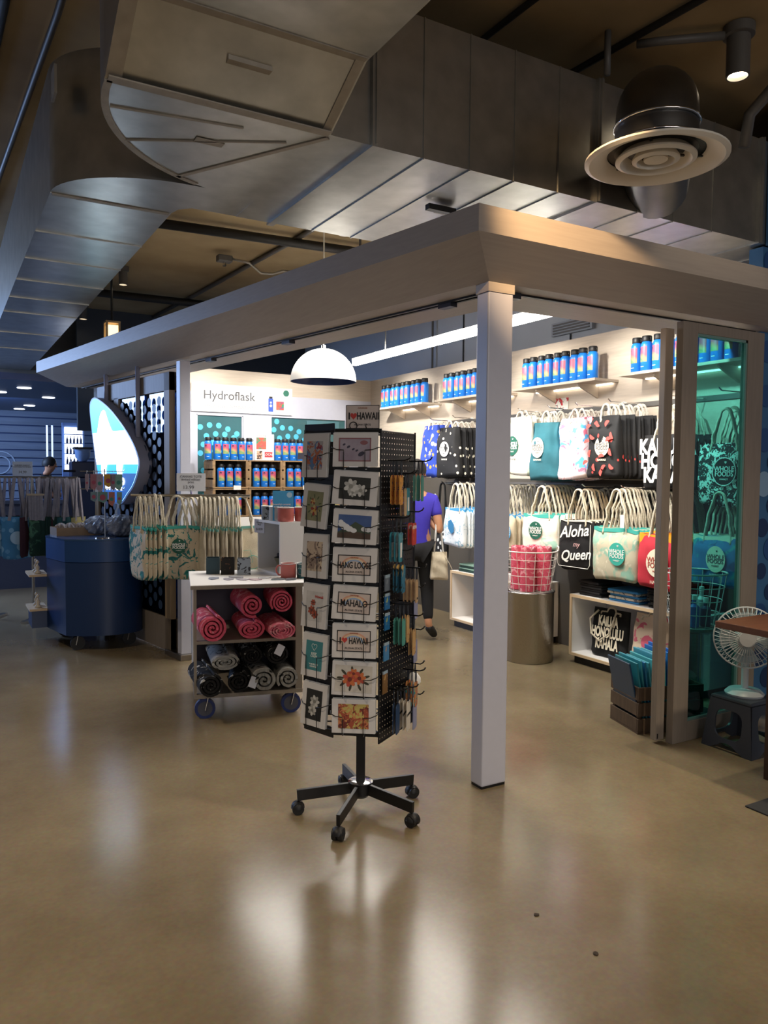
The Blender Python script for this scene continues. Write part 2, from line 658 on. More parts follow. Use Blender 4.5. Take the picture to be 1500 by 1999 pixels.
# flanges and standing seams of the trunk
for x in (-.62, .78, 2.2):
    fl = dloc(MB().mm((x - .02, .005, zb - .012), (x + .02, 1.32, zb)).mm((x - .02, .005, zb), (x + .02, .03, zt)), 'flange', GALV)
    MB().mm((x - .006 + .84, -.035, -.002), (x + .006 + .84, -.024, .65)).build('flange_rib', GALV, fl)
for x in (-.35, -.08, .2, .5, 1.1, 1.4, 1.75, 2.5):
    dloc(MB().mm((x - .004, .03, zb - .006), (x + .004, 1.3, zb)), 'seam', GALV)
    dloc(MB().mm((x - .003, .024, zb), (x + .003, .03, zt)), 'seam', GALV)
for y in (2.2, 2.9, 3.6, 4.3, 5.0, 6.2, 7.4):
    dloc(MB().mm((-1.83, y - .006, zb - .008), (-1.18, y + .006, zb)), 'seam', GALV)
for y in (-.85, -1.5):
    dloc(MB().mm((-1.8, y - .006, 3.262), (-.84, y + .006, 3.27)), 'seam', GALV)
q = Vector((-1.8, .03, 3.095))
tp((-1.74, .25, 3.097), (-1.2, .16, 3.097), .008)
tp((-1.62, .55, 3.097), (-.98, .2, 3.097), .008)
# patches of tape
MB().mm((-1.38 + .84, -.15 - .06, .09), (-1.20 + .84, -.15 + .02, .115)).build('tape_patch', TAPE, duct)
MB().mm((-1.35 + .84, .32, -.006), (-1.22 + .84, .37, -.002)).build('tape_patch', TAPE, duct)
dloc(MB().mm((-1.845, 1.1, 3.48), (-1.832, 1.22, 3.62)), 'tape_patch', TAPE)

# round diffuser on an elbow off the trunk
dif = thing('ceiling_diffuser', 'round white ceiling diffuser with concentric rings on a metal duct elbow', 'vent', (.36, -.74, 2.97), -.86)
pts = []
for i in range(13):
    a = PI / 2 * i / 12
    pts.append((.0, .21 - .21 * math.cos(a), .10 + .19 * math.sin(a)))
MB().tube([(0, 0, .04), (0, 0, .10)] + pts[1:] + [(0, 1.17, .29)], .175, 28).build('elbow', mat('dark_galvanised', '6a6a6a', .42, metal=1., var=.2, scale=9), dif, smooth='angle')
for z in (.07, .15):
    MB().tube([(.178 * math.cos(a), .178 * math.sin(a), z) for a in [2 * PI * i / 28 for i in range(28)]], .006, 6, closed=True).build('clamp_band', CHROME, dif, smooth=True)
OFFW = mat('off_white_metal', 'd9d4c8', .4)
for nm, r0, r1, z0, z1 in (('outer_ring', .205, .302, .035, 0.), ('middle_ring', .12, .17, .04, .0), ('inner_ring', .065, .10, .035, 0.)):
    MB().lathe([(r0, z0), (r0 + .01, z0 * .6), (r1 - .02, z1 - .004), (r1, z1 + .004), (r1, z1 + .012), (r0 + .015, z0 + .008), (r0, z0)], 40).build(nm, OFFW, dif, smooth='angle')
MB().lathe([(0, .0), (.05, .004), (.052, .012), (0, .014)], 30).build('centre_cone', OFFW, dif, smooth='angle')
MB().lathe([(.0, .05), (.21, .05), (.21, .04), (0, .042)], 30).build('damper', BLACKM, dif)
for k in range(3):
    a = k * 2 * PI / 3 + .4
    MB().bar((0, 0, .03), (.21 * math.cos(a), .21 * math.sin(a), .03), .012, .006).build('spoke', BLACKM, dif)

# ---------------------------------------------------------------- sliding doors
TEAL = glass('teal_glass', (.27, .64, .62), .06)
NAVYG = glass('navy_glass', (.05, .10, .20), .12)
DARKT = mat('dark_teal_pane', '3f6a70', .12, var=.2, scale=1.5)


def door_leaf(name, label, x0, x1, y, gl, frame, st=.13):
    d = MB().mm((x0, y, .0), (x0 + st, y + .05, 2.5)).mm((x1 - st - .03, y, 0), (x1, y + .05, 2.5)).mm((x0 + st, y, 0), (x1 - st - .03, y + .05, .12)).mm((x0 + st, y, 2.44), (x1 - st - .03, y + .05, 2.5))
    o = d.build(name, frame, bevel=.003)
    struct(o)
    p = MB().mm((x0 + st, y + .02, .12), (x1 - st - .03, y + .03, 2.44)).build('pane', gl, o)
    MB().mm((x0 + st, y + .006, .12), (x1 - st - .03, y + .02, .135)).mm((x0 + st, y + .006, 2.425), (x1 - st - .03, y + .02, 2.44)).mm((x1 - st - .045, y + .006, .12), (x1 - st - .03, y + .02, 2.44)).build('glazing_bead', mat('bead', '6f8f88', .4), o)
    return o


door_leaf('door_1', '', 1.38, 2.14, -.085, TEAL, GREYW)
# second leaf parked behind it: only its leading stile shows
o = struct(MB().mm((1.30, -.028, 0.02), (1.37, .014, 2.46)).build('door_2', GREYW, bevel=.003))
MB().mm((1.31, -.03, .03), (1.318, -.027, .06)).build('floor_bolt', BLACKM, o)

# left side: parked door leaves with navy dotted glass, seen beside the white post
dlv = Vector((dl.x, dl.y, 0))


def L3(off, y, z):
    q = leftpt(off, y)
    return Vector((q.x, q.y, z))


def lbox(b, off0, off1, y0, y1, z0, z1, mi=0):
    pts = []
    for z in (z0, z1):
        for o_, y in ((off0, y0), (off1, y0), (off1, y1), (off0, y1)):
            pts.append(L3(o_, y, z))
    return b.add(pts, [(3, 2, 1, 0), (4, 5, 6, 7), (0, 1, 5, 4), (1, 2, 6, 5), (2, 3, 7, 6), (3, 0, 4, 7)], mi)


def left_leaf(name, off, y0, y1, mull=None):
    b = MB()
    lbox(b, off - .05, off, y0, y0 + .11, .03, 2.46)
    lbox(b, off - .05, off, y1 - .1, y1, .03, 2.46)
    lbox(b, off - .05, off, y0, y1, .03, .32, 1)
    lbox(b, off - .05, off, y0, y1, 2.30, 2.46, 1)
    if mull:
        lbox(b, off - .05, off, mull - .06, mull + .06, .3, 2.32, 1)
    o = struct(b.build(name, [TANW, GREYW], bevel=.003))
    lbox(MB(), off - .03, off - .02, y0 + .1, y1 - .1, .32, 2.30).build('pane', NAVYG, o)
    m_ = MB()
    rd = random.Random(5)
    y = y0 + .2
    k = 0
    while y < y1 - .14:
        for j in range(16):
            z = .42 + j * .12 + (k % 2) * .06
            if z > 2.22:
                continue
            c = L3(off + .002, y, z)
            n_ = 14
            m_.add([c + dlv * .042 * math.cos(2 * PI * i / n_) + Vector((0, 0, .042 * math.sin(2 * PI * i / n_))) for i in range(n_)], [tuple(range(n_))])
        y += .105
        k += 1
    m_.build('dot_film', mat('film_dot', '2f4462', .5), o)
    return o


left_leaf('door_3', .0, 3.55, 5.35, 4.75)
left_leaf('door_4', -.06, 3.43, 5.2)

post = thing('door_post', 'white door post on a polished steel base plate left of the shop opening', 'post', L3(-.1, 3.3, 0))
Pl = Vector(post.location)


def pl(b, name, mt, **k):
    b.v = [tuple(Vector(p) - Pl) for p in b.v]
    return b.build(name, mt, post, **k)


pl(lbox(MB(), -.085, .0, 3.34, 3.41, .05, 2.53), 'white_panel', WHITEP, bevel=.003)
pl(lbox(MB(), -.15, -.09, 3.34, 3.41, .05, 1.3), 'steel_panel', CHROME)
pl(lbox(MB(), -.27, .02, 3.3, 3.62, .0, .05), 'base_plate', STEEL, bevel=.004)

# ---------------------------------------------------------------- back wall windows
for i, (x0, x1, z0, z1) in enumerate(((.31, .89, 1.0, 2.3), (1.26, 2.33, 1.0, 2.46))):
    o = struct(MB().mm((x0, D_ + .02, z0), (x1, D_ + .04, z1)).build('window_%d' % (i + 1), DARKT))
    MB().mm((x0, D_ + .0, z1 - .012), (x1, D_ + .02, z1)).mm((x0, D_, z0), (x0 + .012, D_ + .02, z1)).mm((x1 - .012, D_, z0), (x1, D_ + .02, z1)).build('window_frame', WHITEP, o)
    m_ = MB()
    for r_ in range(11):
        for c_ in range(9):
            x = x0 + .05 + c_ * .115 + (r_ % 3) * .038
            z = 1.2 + r_ * .105 - c_ * .012 + .05 * math.sin(c_ * .9)
            if x > x1 - .04 or z > z1 - .12 or (i == 1 and z - z0 > 1.35 - (x - x0) * .38):
                continue
            m_.disc((x, D_ + .017, z), .035, 16)
    m_.build('dot_film', mat('cyan_dot', '4fb9dd', .5), o)
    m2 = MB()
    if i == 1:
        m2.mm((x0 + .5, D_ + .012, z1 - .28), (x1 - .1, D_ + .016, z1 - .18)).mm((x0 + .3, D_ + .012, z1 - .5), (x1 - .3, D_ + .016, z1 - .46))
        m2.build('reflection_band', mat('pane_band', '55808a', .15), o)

# printed sign over the left window
sg = thing('wall_sign', 'wide white printed sign with large grey lettering and a small flask picture', 'sign', (.88, D_ - .02, 2.33))
MB().mm((-.64, -.012, 0), (.66, .008, .335)).build('board', PAPER, sg)
lettering(['Hydroflask'], .15, INKG, sg, (-.17, -.0135, .20), bold=.001)
lettering(['exclusive, limited edition'], .075, mat('ink_light', '9a9a9c', .7), sg, (-.11, -.0135, .075), shear=.3)
b = MB().disc((.575, -.0135, .275), .04, 20, 0)
b.mm((.335, -.0135, .035), (.40, -.0128, .20), 1).mm((.345, -.0138, .20), (.39, -.013, .225), 2)
b.mm((.44, -.0135, .06), (.545, -.0128, .17), 3).disc((.368, -.0142, .15), .013, 12, 4).disc((.368, -.0142, .11), .016, 12, 4)
b.build('printed_picture', [mat('wf_green', '1f6b57', .6), mat('flask_print_blue', '2a4fae', .6), INK, pattern('swatch', 'b8564a', [('2f8a66', .5, 14), ('6d4a8c', .58, 16)], kind='noise', soft=.15), INKW], sg)

# ---------------------------------------------------------------- ceiling fittings
spotlit = mat('lamp_glow', 'fff0d8', .5, emis='ffe9c8', es=18)
DARKG = mat('dark_grey_paint', '55524e', .5)


def can_light(loc, r, h, label):
    t = thing('spot_light', label, 'lamp', loc)
    MB().lathe([(0, 0), (r * 1.35, 0), (r * 1.35, -.05), (r, -.055), (0, -.055)], 24).build('ceiling_mount', DARKG, t, smooth='angle')
    MB().lathe([(r, -.05), (r, -h), (r * .86, -h), (r * .86, -h + .03), (0, -h + .03)], 24).build('canister', DARKG, t, smooth='angle')
    MB().lathe([(0, -h + .024), (r * .84, -h + .02), (r * .84, -h + .028)], 24).build('bulb', spotlit, t)
    return t


can_light((1.364, -.40, 3.995), .06, .26, 'grey canister spotlight on the ceiling beside the round diffuser')
can_light((-.473, 6.33, 3.995), .05, .21, 'small grey canister spotlight nearest the left duct')
can_light((-.558, 8.69, 3.995), .055, .22, 'small grey canister spotlight farthest back by the left duct')
BLK = mat('black_pipe', '15130f', .6)


def pipe(name, label, cat, pts, r, mt=BLK):
    p = Vector(pts[0])
    o = MB().tube([tuple(Vector(q) - p) for q in pts], r, 10).build(name, mt, smooth=True)
    o.location = p
    return tag(o, label, cat)


pipe('ceiling_pipe', 'thick black pipe crossing the ceiling just behind the duct', 'pipe', [(-1.15, 4.25, 3.9), (2.9, 3.95, 3.9)], .045)
pipe('ceiling_pipe', 'thin-looking black pipe crossing the ceiling far behind the canopy', 'pipe', [(-1.1, 7.45, 3.9), (2.9, 7.3, 3.9)], .05)
pipe('conduit', 'dark conduit running back along the ceiling above the canopy', 'pipe', [(.88, 1.6, 3.97), (.80, 4.36, 3.97), (.62, 7.4, 3.97), (.5, 9, 3.97)], .025, DARKG)
pipe('conduit', 'thin dark conduit crossing above the main duct left of the round diffuser', 'pipe', [(.30, -2.2, 3.97), (.24, .0, 3.97), (.22, 2.4, 3.97)], .018)
pipe('conduit', 'thin dark conduit crossing above the main duct nearest the round diffuser', 'pipe', [(1.05, -2.2, 3.97), (.95, -.4, 3.97), (.86, 1.0, 3.97)], .02)
pipe('conduit', 'dark conduit running along the ceiling left of the duct heel', 'pipe', [(-1.76, -1, 3.97), (-1.80, 1.3, 3.97), (-1.90, 3.6, 3.97), (-2.0, 6, 3.97)], .02, DARKG)
pipe('conduit', 'second dark conduit along the ceiling at the far left edge', 'pipe', [(-2.02, -1, 3.97), (-2.05, 1.3, 3.97), (-2.12, 3.6, 3.97)], .03)
pipe('hanger_rod', 'grey threaded rod holding up the duct beside the round diffuser', 'rod', [(.79, -.02, 3.99), (.79, -.02, 3.76)], .018, DARKG)
pipe('conduit', 'short dark conduit feeding the canister spotlight beside the diffuser', 'pipe', [(1.3, -.36, 3.95), (1.05, -.15, 3.95), (.98, -.05, 3.96)], .022, DARKG)
pipe('ceiling_pipe', 'dark pipe bend at the right edge beside the blue wall', 'pipe', [(1.9, -.5, 3.9), (1.9, -.25, 3.88), (1.9, -.1, 3.78), (1.9, -.07, 3.6)], .035, DARKG)
jb = thing('junction_box', 'small grey ceiling junction box with a pale bent conduit', 'box', (.346, 5.1, 3.93))
MB().mm((-.08, -.05, -.05), (.08, .05, .02)).build('box_body', DARKG, jb, bevel=.01)
MB().tube([(.08, 0, 0), (.28, -.01, -.02), (.42, -.0, -.11), (.56, 0, -.10), (.68, 0, -.05), (1.2, 0, -.03)], .014, 8).build('bent_conduit', mat('pale_conduit', '9a958a', .4, metal=.5), jb, smooth=True)
MB().cyl((0, 0, -.05), (0, 0, -.09), .02, 10).build('sprinkler_head', CHROME, jb)
sd = thing('smoke_detector', 'small white round detector on a bracket under the duct edge above the canopy', 'detector', (1.05, 3.6, 3.93))
MB().lathe([(0, -.04), (.06, -.035), (.075, -.01), (.075, .0), (0, .0)], 20).build('body', WHITE_M, sd, smooth='angle')
MB().cyl((.06, -.2, 0), (.06, -.2, -.35), .012, 8).build('drop_rod', DARKG, sd)
MB().tube([(.06, -.2, -.33), (.2, -.2, -.33), (.24, -.2, -.2), (.26, -.2, -.02)], .015, 8).build('arm', mat('pale_conduit', 'ffffff'), sd)
br = thing('cable_bracket', 'black metal bracket under the duct just above the canopy corner', 'bracket', (.07, .5, 3.085))
MB().mm((-.09, -.02, -.03), (.09, .02, .0)).build('bar', BLACKM, br)
MB().mm((.02, .03, -.002), (.11, .1, .005)).build('plate', TAPE, br)

# lantern above the canopy
t = thing('hanging_lantern', 'lit wood framed lantern hanging behind the left end of the canopy', 'lamp', (-.59, 6.40, 3.08))
for sx in (-1, 1):
    for sy in (-1, 1):
        MB().box((sx * .07, sy * .07, .13), (.022, .022, .26)).build('frame_post', TANW, t)
MB().box((0, 0, .265), (.165, .165, .022)).build('frame_top', TANW, t)
MB().box((0, 0, .0), (.165, .165, .022)).build('frame_base', TANW, t)
MB().box((0, 0, .13), (.12, .12, .2)).build('glowing_panel', mat('lantern_glow', 'ffe8c0', .5, emis='ffdca0', es=2.2), t)
MB().cyl((0, 0, .27), (0, 0, .91), .014, 8).build('hanging_rod', BLACKM, t)

# strip light and pendant in the shop
t = thing('strip_light', 'long bright white linear strip light hanging inside the shop', 'lamp', (1.57, 2.8, 2.8))
LEDM = mat('led_white', 'ffffff', .5, emis='fff6ea', es=16)
for y0, y1 in ((-1.58, -.02), (.0, 1.58)):
    MB().mm((-.03, y0, -.026), (.03, y1, .022)).build('light_tube', LEDM, t, bevel=.01)
    MB().mm((-.03, y0, .021), (.03, y1, .05)).build('housing', WHITE_M, t)
for y in (-1.3, .9):
    MB().cyl((0, y, .05), (0, y, 1.19), .006, 6).build('suspension_wire', DARKG, t)
t = thing('pendant_lamp', 'white dome pendant lamp with dark blue inside above the towel cart', 'lamp', (.67, 3.27, 2.43))
R_ = .30
MB().lathe([(R_ * math.cos(a), R_ * 1.0 * math.sin(a)) for a in [PI / 2 * i / 14 for i in range(15)]], 36).build('shade', mat('pendant_white', 'f0eeea', .3), t, smooth=True)
MB().lathe([((R_ - .006) * math.cos(a), (R_ - .006) * math.sin(a)) for a in [PI / 2 * i / 14 for i in range(15)]], 36).build('shade_inside', mat('pendant_blue', '2b3f7a', .3), t, smooth=True)
MB().cyl((0, 0, .30), (0, 0, 1.56), .006, 8).build('cord', INKW, t)
MB().cyl((0, 0, .295), (0, 0, .33), .02, 12).build('cap', CHROME, t)
MB().lathe([(0, .12), (.03, .13), (.045, .18), (.02, .25), (0, .26)], 14).build('bulb', INKW, t, smooth=True)
# vent grille on the grey wall
t = thing('wall_vent', 'small grey louvre vent high on the grey wall above the flask shelves', 'vent', (W_ + .34, 2.55, 3.05))
MB().mm((-.04, -.28, -.06), (0, .28, .07)).build('frame', mat('vent_grey', '8b9096', .5), t)
for k in range(4):
    MB().mm((-.05, -.25, -.045 + k * .027), (-.035, .25, -.03 + k * .027)).build('louvre', DARKG, t)
t = tag(MB().cyl((0, 0, 0), (0, 0, .9), .014, 8).build('hanger_rod', DARKG), 'thin grey rod hanging against the grey wall behind the strip light', 'rod')
t.location = (W_ + .30, 5.0, 2.9)

# ---------------------------------------------------------------- flasks
def flask_print_mat():
    m = bpy.data.materials.new('flask_print')
    m.use_nodes = True
    nt = m.node_tree
    b = nt.nodes['Principled BSDF']
    b.inputs['Roughness'].default_value = .4
    tc = nt.nodes.new('ShaderNodeTexCoord')
    n = nt.nodes.new('ShaderNodeTexNoise')
    n.inputs['Scale'].default_value = 14
    nt.links.new(tc.outputs['Object'], n.inputs['Vector'])
    sx = nt.nodes.new('ShaderNodeSeparateXYZ')
    nt.links.new(tc.outputs['Generated'], sx.inputs[0])
    a1 = nt.nodes.new('ShaderNodeMath')
    a1.operation = 'MULTIPLY_ADD'
    a1.inputs[1].default_value = .35
    nt.links.new(sx.outputs['X'], a1.inputs[0])
    nt.links.new(sx.outputs['Z'], a1.inputs[2])
    a2 = nt.nodes.new('ShaderNodeMath')
    a2.operation = 'MULTIPLY_ADD'
    a2.inputs[1].default_value = .5
    nt.links.new(n.outputs['Fac'], a2.inputs[0])
    nt.links.new(a1.outputs[0], a2.inputs[2])
    r = nt.nodes.new('ShaderNodeValToRGB')
    e = r.color_ramp.elements
    e[0].position, e[0].color = .30, lin('8f9a62')
    e[1].position, e[1].color = 1.45, lin('b8506e')
    for p, c in ((.5, '6f9a6a'), (.72, 'b89a6a'), (.95, 'c06a64')):
        x = e.new(p)
        x.color = lin(c)
    e[-1].position = 1.0
    nt.links.new(a2.outputs[0], r.inputs['Fac'])
    nt.links.new(r.outputs['Color'], b.inputs['Base Color'])
    return m


FPRINT = flask_print_mat()
FBLUE = mat('flask_blue', '1d78d8', .35)


def make_flask():
    t = thing('flask', '', 'flask')
    r, h = .046, .28
    MB().lathe([(0, 0), (r - .004, 0), (r, .006), (r, .205), (r * .97, .216), (r * .80, .232), (r * .72, .238), (0, .238)], 20).build('bottle_body', FBLUE, t, smooth='angle')
    cp = MB().lathe([(r * .80, .236), (r * .84, .24), (r * .84, .276), (r * .76, .281), (0, .281)], 18).build('cap', BLACKP, t, smooth='angle')
    MB().tube([(r * .8, 0, .262), (r * 1.15, 0, .266), (r * 1.2, 0, .25), (r * .95, 0, .243)], .005, 6).build('cap_loop', BLACKP, cp, smooth=True)
    MB().lathe([(r + .0008, .075), (r + .0008, .195)], 10, a0=-PI / 2 - 1.0, a1=-PI / 2 + 1.0).build('printed_label', FPRINT, t, smooth=True)
    MB().lathe([(r + .0008, .036), (r + .0008, .041)], 6, a0=-PI / 2 - .2, a1=-PI / 2 + .5).build('small_mark', INKW, t)
    b = MB()
    b.add([((r + .0014) * math.sin(.52 + .24 * math.cos(a)), -(r + .0014) * math.cos(.52 + .24 * math.cos(a)), .165 + .013 * math.sin(a)) if False else
           ((r + .0014) * math.sin(-.45 + .26 * math.cos(a)), -(r + .0014) * math.cos(-.45 + .26 * math.cos(a)), .172 + .012 * math.sin(a)) for a in [2 * PI * i / 12 for i in range(12)]], [tuple(range(12))])
    b.build('round_badge', mat('badge_navy', '14203c', .5), t)
    return t


FL = make_flask()
FL_used = [False]


def put_flask(loc, rz, label, group, s=1.):
    if not FL_used[0]:
        FL_used[0] = True
        o = FL
        o.location = loc
        o.rotation_euler = (0, 0, rz)
        o['label'], o['group'] = label, group
    else:
        o = dup(FL, loc, rz, label, group)
    o.scale = (s, s, s)
    return o


SHELVES = [('nearest the back corner', 4.33, 5.47, 5.33, .116, 9), ('partly behind the white column', 2.98, 4.07, 3.95, .108, 9),
           ('just right of the white column', 1.64, 2.72, 2.61, .107, 9), ('beside the sliding door', .22, 1.38, 1.27, .107, 9)]
for nm, y0, y1, ys, st, n in SHELVES:
    t = thing('wall_shelf', 'pale wood wall shelf for flasks, ' + nm, 'shelf', (W_ - .002, (y0 + y1) / 2, 2.40))
    L = (y1 - y0) / 2
    MB().mm((-.28, -L, 0), (0, L, .022)).build('board', WOOD, t)
    for yy in (-L * .55, L * .45):
        b = MB()
        b.add([(-.24, yy - .01, 0), (0, yy - .01, 0), (0, yy - .01, -.12), (-.24, yy + .01, 0), (0, yy + .01, 0), (0, yy + .01, -.12), (-.24, yy - .01, -.02), (-.24, yy + .01, -.02)],
              [(0, 1, 2, 6), (3, 7, 5, 4), (6, 2, 5, 7), (0, 6, 7, 3)])
        b.build('bracket', WOOD, t)
    MB().mm((-.03, -L * .9, -.012), (-.008, L * .9, -.001)).build('added_light_strip', mat('added_shelf_glow', 'ffffff', .5, emis='fff2e0', es=5), t)  # glowing strip added under the shelf to brighten the wall
    for k in range(n):
        put_flask((2.505 - .01 * (k % 2), ys - k * st, 2.4225), -PI / 2 - .25, '%s blue flask from the left on the shelf %s' % (ORD[k], nm), 'flasks on the shelf ' + nm)

# crates of flasks against the back wall
CW = mat('crate_wood', '9b7d59', .7, var=.35, scale=5, stretch=(1, 8, 8))


def make_crate():
    t = thing('wooden_crate', '', 'crate')
    w_, d_, h_ = .43, .34, .335
    for sx in (-1, 1):
        for k in range(3):
            MB().mm((sx * w_ / 2 - .006, -d_ / 2, .012 + k * .108), (sx * w_ / 2 + .006, d_ / 2, .10 + k * .108)).build('side_slat', CW, t)
        for sy in (-1, 1):
            MB().box((sx * (w_ / 2 - .018), sy * (d_ / 2 - .015), h_ / 2), (.022, .028, h_ - .03)).build('corner_post', CW, t)
    for k in range(3):
        MB().mm((-w_ / 2, -d_ / 2 + k * .118, h_ - .014), (w_ / 2, -d_ / 2 + .1 + k * .118, h_ - .002)).build('top_slat', CW, t)
        MB().mm((-w_ / 2, -d_ / 2 + k * .118, .002), (w_ / 2, -d_ / 2 + .1 + k * .118, .014)).build('bottom_slat', CW, t)
    MB().mm((-w_ / 2, d_ / 2 - .01, .014), (w_ / 2, d_ / 2, h_ - .014)).build('back_panel', mat('crate_dark', '2c2620', .8), t)
    return t


cr0 = make_crate()
first = True
names = ['left', 'middle', 'right']
for row in range(2):
    for k in range(4):
        loc = (.585 + k * .437, 5.77, 1.413 - row * .338)
        nm = '%s wooden crate in the %s row against the back wall' % (['leftmost', 'second', 'third', 'fourth'][k], ['upper', 'lower'][row])
        if first:
            first = False
            cr0.location = loc
            cr0['label'], cr0['group'] = nm, 'flask crates'
        else:
            dup(cr0, loc, 0, nm, 'flask crates')
        for j in range(3):
            put_flask((loc[0] - .10 + j * .103, 5.67, loc[2] + .0145), .15, '%s blue flask from the left inside the %s' % (ORD[j], nm.replace(' against the back wall', '').replace(' wooden', '')), 'flasks inside crates', .96)
for j in range(6):
    put_flask((.34 + j * .098, 5.66 + (.03 if j == 0 else 0), 1.7475), .1 if j else -.5, '%s blue flask from the left on top of the leftmost crates' % ORD[j], 'flasks standing on the crates', .93)
for j in range(8):
    put_flask((1.19 + j * .098, 5.66, 1.7475), .1, '%s blue flask from the left on the crates right of the picture card' % ORD[j], 'flasks standing on the crates', .93)
o = tag(MB().mm((-.87, -.2, 0), (.87, .15, 1.07)).build('crate_plinth', WHITE_M, bevel=.004), 'white plinth under the wooden flask crates', 'plinth')
o.location = (1.24, 5.8, 0)
t = thing('display_card', 'white picture card with a colour swatch and a red block between flasks on the crates', 'card', (1.01, 5.62, 1.7485))
MB().mm((-.12, -.004, 0), (.12, .004, .31)).build('board', PAPER, t)
b = MB().mm((-.105, -.0055, .13), (.02, -.0045, .27), 0).mm((-.1, -.0055, .01), (-.03, -.0045, .11), 1).mm((0, -.0055, .035), (.1, -.0045, .1), 2)
b.build('printed_picture', [MATS['swatch'], pattern('portrait_print', 'c9a48c', [('4a3a34', .52, 30)], kind='noise'), mat('ink_red', 'b5303a', .6)], t)
lettering(['GOOD FOR'], .022, MATS['ink_red'], t, (-.04, -.0055, .288))
lettering(['LOCAL'], .036, INKW, t, (.05, -.0065, .068))
for k, x in enumerate((.66, 1.55)):
    t = tag(MB().mm((-.045, -.002, 0), (.045, .002, .05)).build('price_tag', PAPER), 'small white price tag on the %s front slat of the flask crates' % ['left', 'right'][k], 'price tag')
    t.location = (x, 5.595, 1.395)

# ---------------------------------------------------------------- bags
def bag_body(w, h, t, taper=1., base=.6, seed=0, wr=.006, gather=0., sway=0.):
    rd = random.Random(seed)
    ph = [rd.uniform(0, 6) for _ in range(6)]

    def fn(u, v):
        a = 2 * PI * u
        ca, sa = math.cos(a), math.sin(a)
        e = .38
        hw = w / 2 * (1 + (taper - 1) * v) * (1 - .10 * max(0, 1 - v / .08) ** 2)
        th = t * (base + (1 - base) * math.sin(PI * min(1, v * 1.1)) ** .7) * (1 - .75 * max(0, (v - .75) / .25))
        x = hw * math.copysign(abs(ca) ** e, ca)
        y = th * math.copysign(abs(sa) ** .8, sa)
        wv = wr * (math.sin(9 * x / w * 2 + 5 * v + ph[0]) + .7 * math.sin(14 * v + 6 * x / w + ph[1])) * (1 + gather * 2 * v)
        if gather:
            wv += gather * .012 * v * math.sin(26 * x / w + ph[2])
        z = h * v + (.012 * math.sin(5 * x / w + ph[3]) * (1 - v))
        return (x + sway * (1 - v) * h, y + wv * math.copysign(1, sa) * .5 - wv * .3, z)
    b = MB()
    b.grid(fn, 40, 14, cu=True)
    b.f.append(list(range(40))[::-1])
    b.m.append(0)
    return b


def handle(w, h, H, side, r, rd, spread=.26):
    y = side * .012
    x0 = w * spread
    pts = []
    top = h + H + rd.uniform(-.006, .006)
    ar = min(.042, x0 * .8)
    up = []
    for i in range(6):
        f = i / 5
        bow = math.sin(PI * f) * .016 * rd.uniform(.3, 1.6)
        up.append((x0 + (ar - x0) * f ** .8 + bow, y * (1 - .6 * f), h - .03 + (top - ar - h + .03) * f))
    pts = list(up) + [(ar * math.cos(PI * i / 7), y * .3, top - ar + ar * math.sin(PI * i / 7)) for i in range(1, 7)]
    pts += [(-x - rd.uniform(-.004, .006), yy, z) for x, yy, z in up[::-1]]
    pts = [(pts[0][0], y * 1.4, h - .05)] + pts + [(pts[-1][0], y * 1.4, h - .05)]
    return MB().tube(pts, r, 7)


def make_bag(name, label, cat, w, h, t, body, H, rope=ROPE, rr=.0075, taper=1., base=.6, seed=0, trim=None, trimh=.03, gather=0., spread=.26):
    g = thing(name, label, cat)
    rd = random.Random(seed)
    bag_body(w, h, t, taper, base, seed, gather=gather).build('bag_body', body, g, smooth=True)
    for s_ in (-1, 1):
        handle(w, h, H, s_, rr, rd, spread).build('handle', rope, g, smooth=True)
    if trim:
        def fn(u, v):
            a = 2 * PI * u
            ca, sa = math.cos(a), math.sin(a)
            return (w / 2 * taper * 1.01 * math.copysign(abs(ca) ** .4, ca), (t * .25 + .006) * math.copysign(abs(sa) ** .8, sa), h - trimh * (1 - v) + .006 * math.sin(6 * ca))
        MB().grid(fn, 30, 1, cu=True).build('top_band', trim, g, smooth=True)
    return g


GRN = mat('wf_green2', '155a48', .6)


def logo(g, w, h, t, r, disc, ink, zc=.5, xc=0., words=('WHOLE', 'FOODS'), foot='MARKET', below=None, bink=None, ry=None):
    z = h * zc
    y = -t - .010
    d = MB().disc((xc, y, z), r, 28, ry=ry or r * 1.06).build('round_logo', disc, g)
    lettering(list(words), r * .56, ink, d, (xc, y - .0015, z), gap=.72, squeeze=.9, bold=.0006)
    if foot:
        lettering([foot], r * .2, ink, d, (xc, y - .0015, z - r * .62))
    lf = MB()
    for a in (-.5, .0, .5):
        lf.disc((xc + r * .12 + math.sin(a) * r * .10, y - .0015, z + r * .66 + math.cos(a) * r * .08), r * .04, 8, ry=r * .10, rot=-a)
    lf.build('leaf_mark', ink, d)
    if below:
        lettering([below], r * .34, bink or ink, g, (xc, y + .001, z - r * 1.45))
    return d


